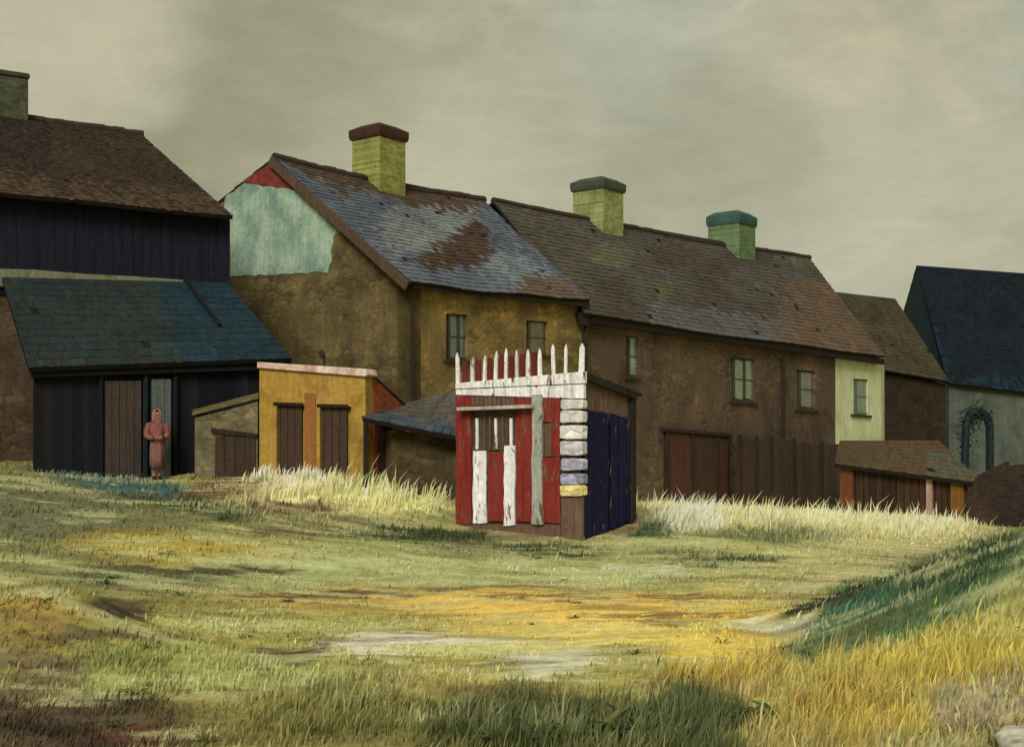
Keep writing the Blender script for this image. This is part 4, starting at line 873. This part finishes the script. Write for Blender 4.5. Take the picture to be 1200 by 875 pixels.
nd = [(q(0, 0, .92), (.13, .1)), (q(0, .01, 1.12), (.12, .09)), (q(0, .01, 1.34), (.15, .1)), (q(0, .0, 1.46), (.055, .055)), (q(0, -.01, 1.54), (.07, .085)), (q(0, -.015, 1.63), (.085, .1)), (q(0, 0, 1.69), (.05, .06)),
      (q(-.08, 0, .86), .09), (q(-.075, -.01, .48), .06), (q(-.07, .01, .09), .038), (q(-.075, -.12, .04), .035),
      (q(.08, 0, .86), .09), (q(.07, .02, .48), .06), (q(.06, .06, .09), .038), (q(.06, -.06, .04), .035),
      (q(-.15, .01, 1.35), .05), (q(-.235, .02, 1.12), .043), (q(-.14, -.14, 1.02), .033), (q(-.09, -.17, 1.03), .03),
      (q(.15, .01, 1.35), .05), (q(.235, .02, 1.12), .043), (q(.14, -.14, 1.04), .033), (q(.09, -.17, 1.05), .03), (q(0, -.115, 1.575), .014)]
ed = [(0, 1), (1, 2), (2, 3), (3, 4), (4, 5), (5, 6), (0, 7), (7, 8), (8, 9), (9, 10), (0, 11), (11, 12), (12, 13), (13, 14), (2, 15), (15, 16), (16, 17), (17, 18), (2, 19), (19, 20), (20, 21), (21, 22), (4, 23)]
pr = skin_fig('person', nd, ed, skin_m, V((pc.x, pc.y, pz))*S)
pr.rotation_euler = (0, 0, R(22))
pr['label'] = 'person in a long dusty red hooded coat standing by the grey green barn door'; pr['category'] = 'person'
def loft(rings, n=28, closed_top=True, wave=0.):
    vs = []; fs = []
    for (z, rx, ry, cx, cy) in rings:
        for j in range(n):
            a = 6.2832*j/n; f = 1+wave*math.sin(a*5+z*3)*(1.2-z); vs.append((cx+rx*f*math.cos(a), cy+ry*f*math.sin(a), z))
    for i in range(len(rings)-1):
        for j in range(n): fs.append((i*n+j, i*n+(j+1) % n, (i+1)*n+(j+1) % n, (i+1)*n+j))
    if closed_top: fs.append(tuple((len(rings)-1)*n+j for j in range(n)))
    return vs, fs
def cloth(name, rings, mat, **kw):
    vs, fs = loft([(z*k, a*k, b*k, c*k, d*k) for z, a, b, c, d in rings], **kw); me = bpy.data.meshes.new(name); me.from_pydata(vs, [], fs)
    me.polygons.foreach_set('use_smooth', [True]*len(fs)); o = link(name, me, mat, pr); so_ = o.modifiers.new('thick', 'SOLIDIFY'); so_.thickness = .012; return o
coat_m = surf('faded_red_wool', [(116, 80, 74), (150, 92, 80), (172, 98, 82)], scale=4.5, gain=.8, bump=.3)
skirt_m = surf('greyed_pink_wool', [(104, 76, 70), (130, 94, 84), (144, 104, 92)], scale=4.5, gain=.85, bump=.3)
cloth('coat_skirt', [(.26, .155, .15, 0, .01), (.45, .18, .16, 0, 0), (.65, .19, .155, 0, 0), (.85, .18, .14, 0, 0), (1.0, .15, .117, 0, 0), (1.03, .148, .114, 0, 0)], skirt_m, closed_top=False, wave=.13)
cloth('jacket', [(.93, .175, .145, 0, 0), (1.0, .158, .122, 0, 0), (1.06, .15, .115, 0, 0), (1.2, .172, .127, 0, 0), (1.33, .185, .115, 0, .01), (1.40, .15, .1, 0, .01), (1.45, .085, .08, 0, .01)], coat_m, closed_top=False, wave=.06)
cloth('belt', [(1.0, .158, .122, 0, 0), (1.02, .16, .125, 0, 0), (1.05, .16, .125, 0, 0)], surf('dark_belt', [(70, 48, 42)], scale=4), closed_top=False)
# hood: open to the front
vs = []; fs = []; n = 18
for i, (z, r, ry, cy, op) in enumerate(((1.42, .11, .12, .02, .5), (1.5, .125, .14, .02, .75), (1.58, .13, .15, .02, .85), (1.66, .115, .135, .025, .8), (1.73, .075, .095, .03, .6), (1.78, .02, .03, .04, .3))):
    for j in range(n+1):
        a = -math.pi/2+op+(2*math.pi-2*op)*j/n; vs.append(q(r*math.cos(a), cy+ry*math.sin(a), z))
for i in range(5):
    for j in range(n): fs.append((i*(n+1)+j, i*(n+1)+j+1, (i+1)*(n+1)+j+1, (i+1)*(n+1)+j))
me = bpy.data.meshes.new('hood'); me.from_pydata(vs, [], fs); me.polygons.foreach_set('use_smooth', [True]*len(fs))
hd = link('hood', me, surf('pale_pink_scarf', [(150, 104, 94), (172, 122, 108)], scale=6, gain=.9), pr); hd.modifiers.new('thick', 'SOLIDIFY').thickness = .015
for s in (-1, 1):
    bmx = bmesh.new(); bmesh.ops.create_uvsphere(bmx, u_segments=8, v_segments=6, radius=.012*k); me = bpy.data.meshes.new('eye'); bmx.to_mesh(me); bmx.free()
    o = link('eye', me, surf('dark_eye', [(30, 24, 20)], scale=5, rough=.3), pr); o.location = q(s*.032, -.105, 1.61)
    bmx = bmesh.new(); bmesh.ops.create_cube(bmx, size=1); bmesh.ops.bevel(bmx, geom=bmx.edges[:], offset=.2, segments=2, affect='EDGES')
    me = bpy.data.meshes.new('boot'); bmx.to_mesh(me); bmx.free(); o = link('boot', me, surf('black_leather', [(30, 26, 24)], scale=5, rough=.5), pr)
    o.scale = (.085*k, .24*k, .1*k); o.location = q(s*.068, -.045 if s < 0 else .015, .05)
for s in (-1, 1):
    me = bpy.data.meshes.new('sleeve'); mb = MB(); pts = [V(q(s*.12, .01, 1.385)), V(q(s*.2, .01, 1.36)), V(q(s*.25, .02, 1.2)), V(q(s*.255, .01, 1.09)), V(q(s*.17, -.13, 1.03)), V(q(s*.1, -.18, 1.045))]
    mb.tube(pts, [.06*k, .08*k, .074*k, .066*k, .056*k, .05*k], 12); me.from_pydata([tuple(v) for v in mb.v], [], mb.f); me.polygons.foreach_set('use_smooth', [True]*len(mb.f)); link('sleeve', me, coat_m, pr)

for s in (-1, 1):
    hn = [(q(s*.10, -.175, 1.045), .026), (q(s*.06, -.195, 1.045), .024)]; he = [(0, 1)]
    for dz, ll in ((.028, .055), (.01, .066), (-.009, .062), (-.027, .046)):
        n0 = len(hn); hn += [(q(s*(.05-ll*.5), -.205-(.012 if s > 0 else 0), 1.045+dz), .0085), (q(s*(.05-ll), -.195-(.012 if s > 0 else 0), 1.045+dz*1.1), .007)]; he += [(1, n0), (n0, n0+1)]
    n0 = len(hn); hn += [(q(s*.07, -.2, 1.085), .0095), (q(s*.045, -.205, 1.105), .008)]; he += [(0, n0), (n0, n0+1)]
    h_ = skin_fig('hand', hn, he, skin_m, V((0, 0, 0)), 1); h_.parent = pr

# ------------------------------------------------------------------ pale stone in the near right corner
bm = bmesh.new(); bmesh.ops.create_icosphere(bm, subdivisions=4, radius=.16)
for v in bm.verts:
    nn = vnoise(np.array([v.co.x*14+3]), np.array([v.co.y*14+v.co.z*11]))[0]; v.co *= .82+.36*nn; v.co.z *= .6
me = bpy.data.meshes.new('stone'); bm.to_mesh(me); bm.free()
st = link('stone', me, surf('pale_limestone', [(150, 142, 118), (182, 176, 152)], scale=9, gain=1.1)); sx, sy = plan(1192, 6.75); st.location = V((sx, sy, gz(sx, sy)+.06))*S
st['label'] = 'pale limestone lump half hidden in the yellow grass'; st['category'] = 'stone'
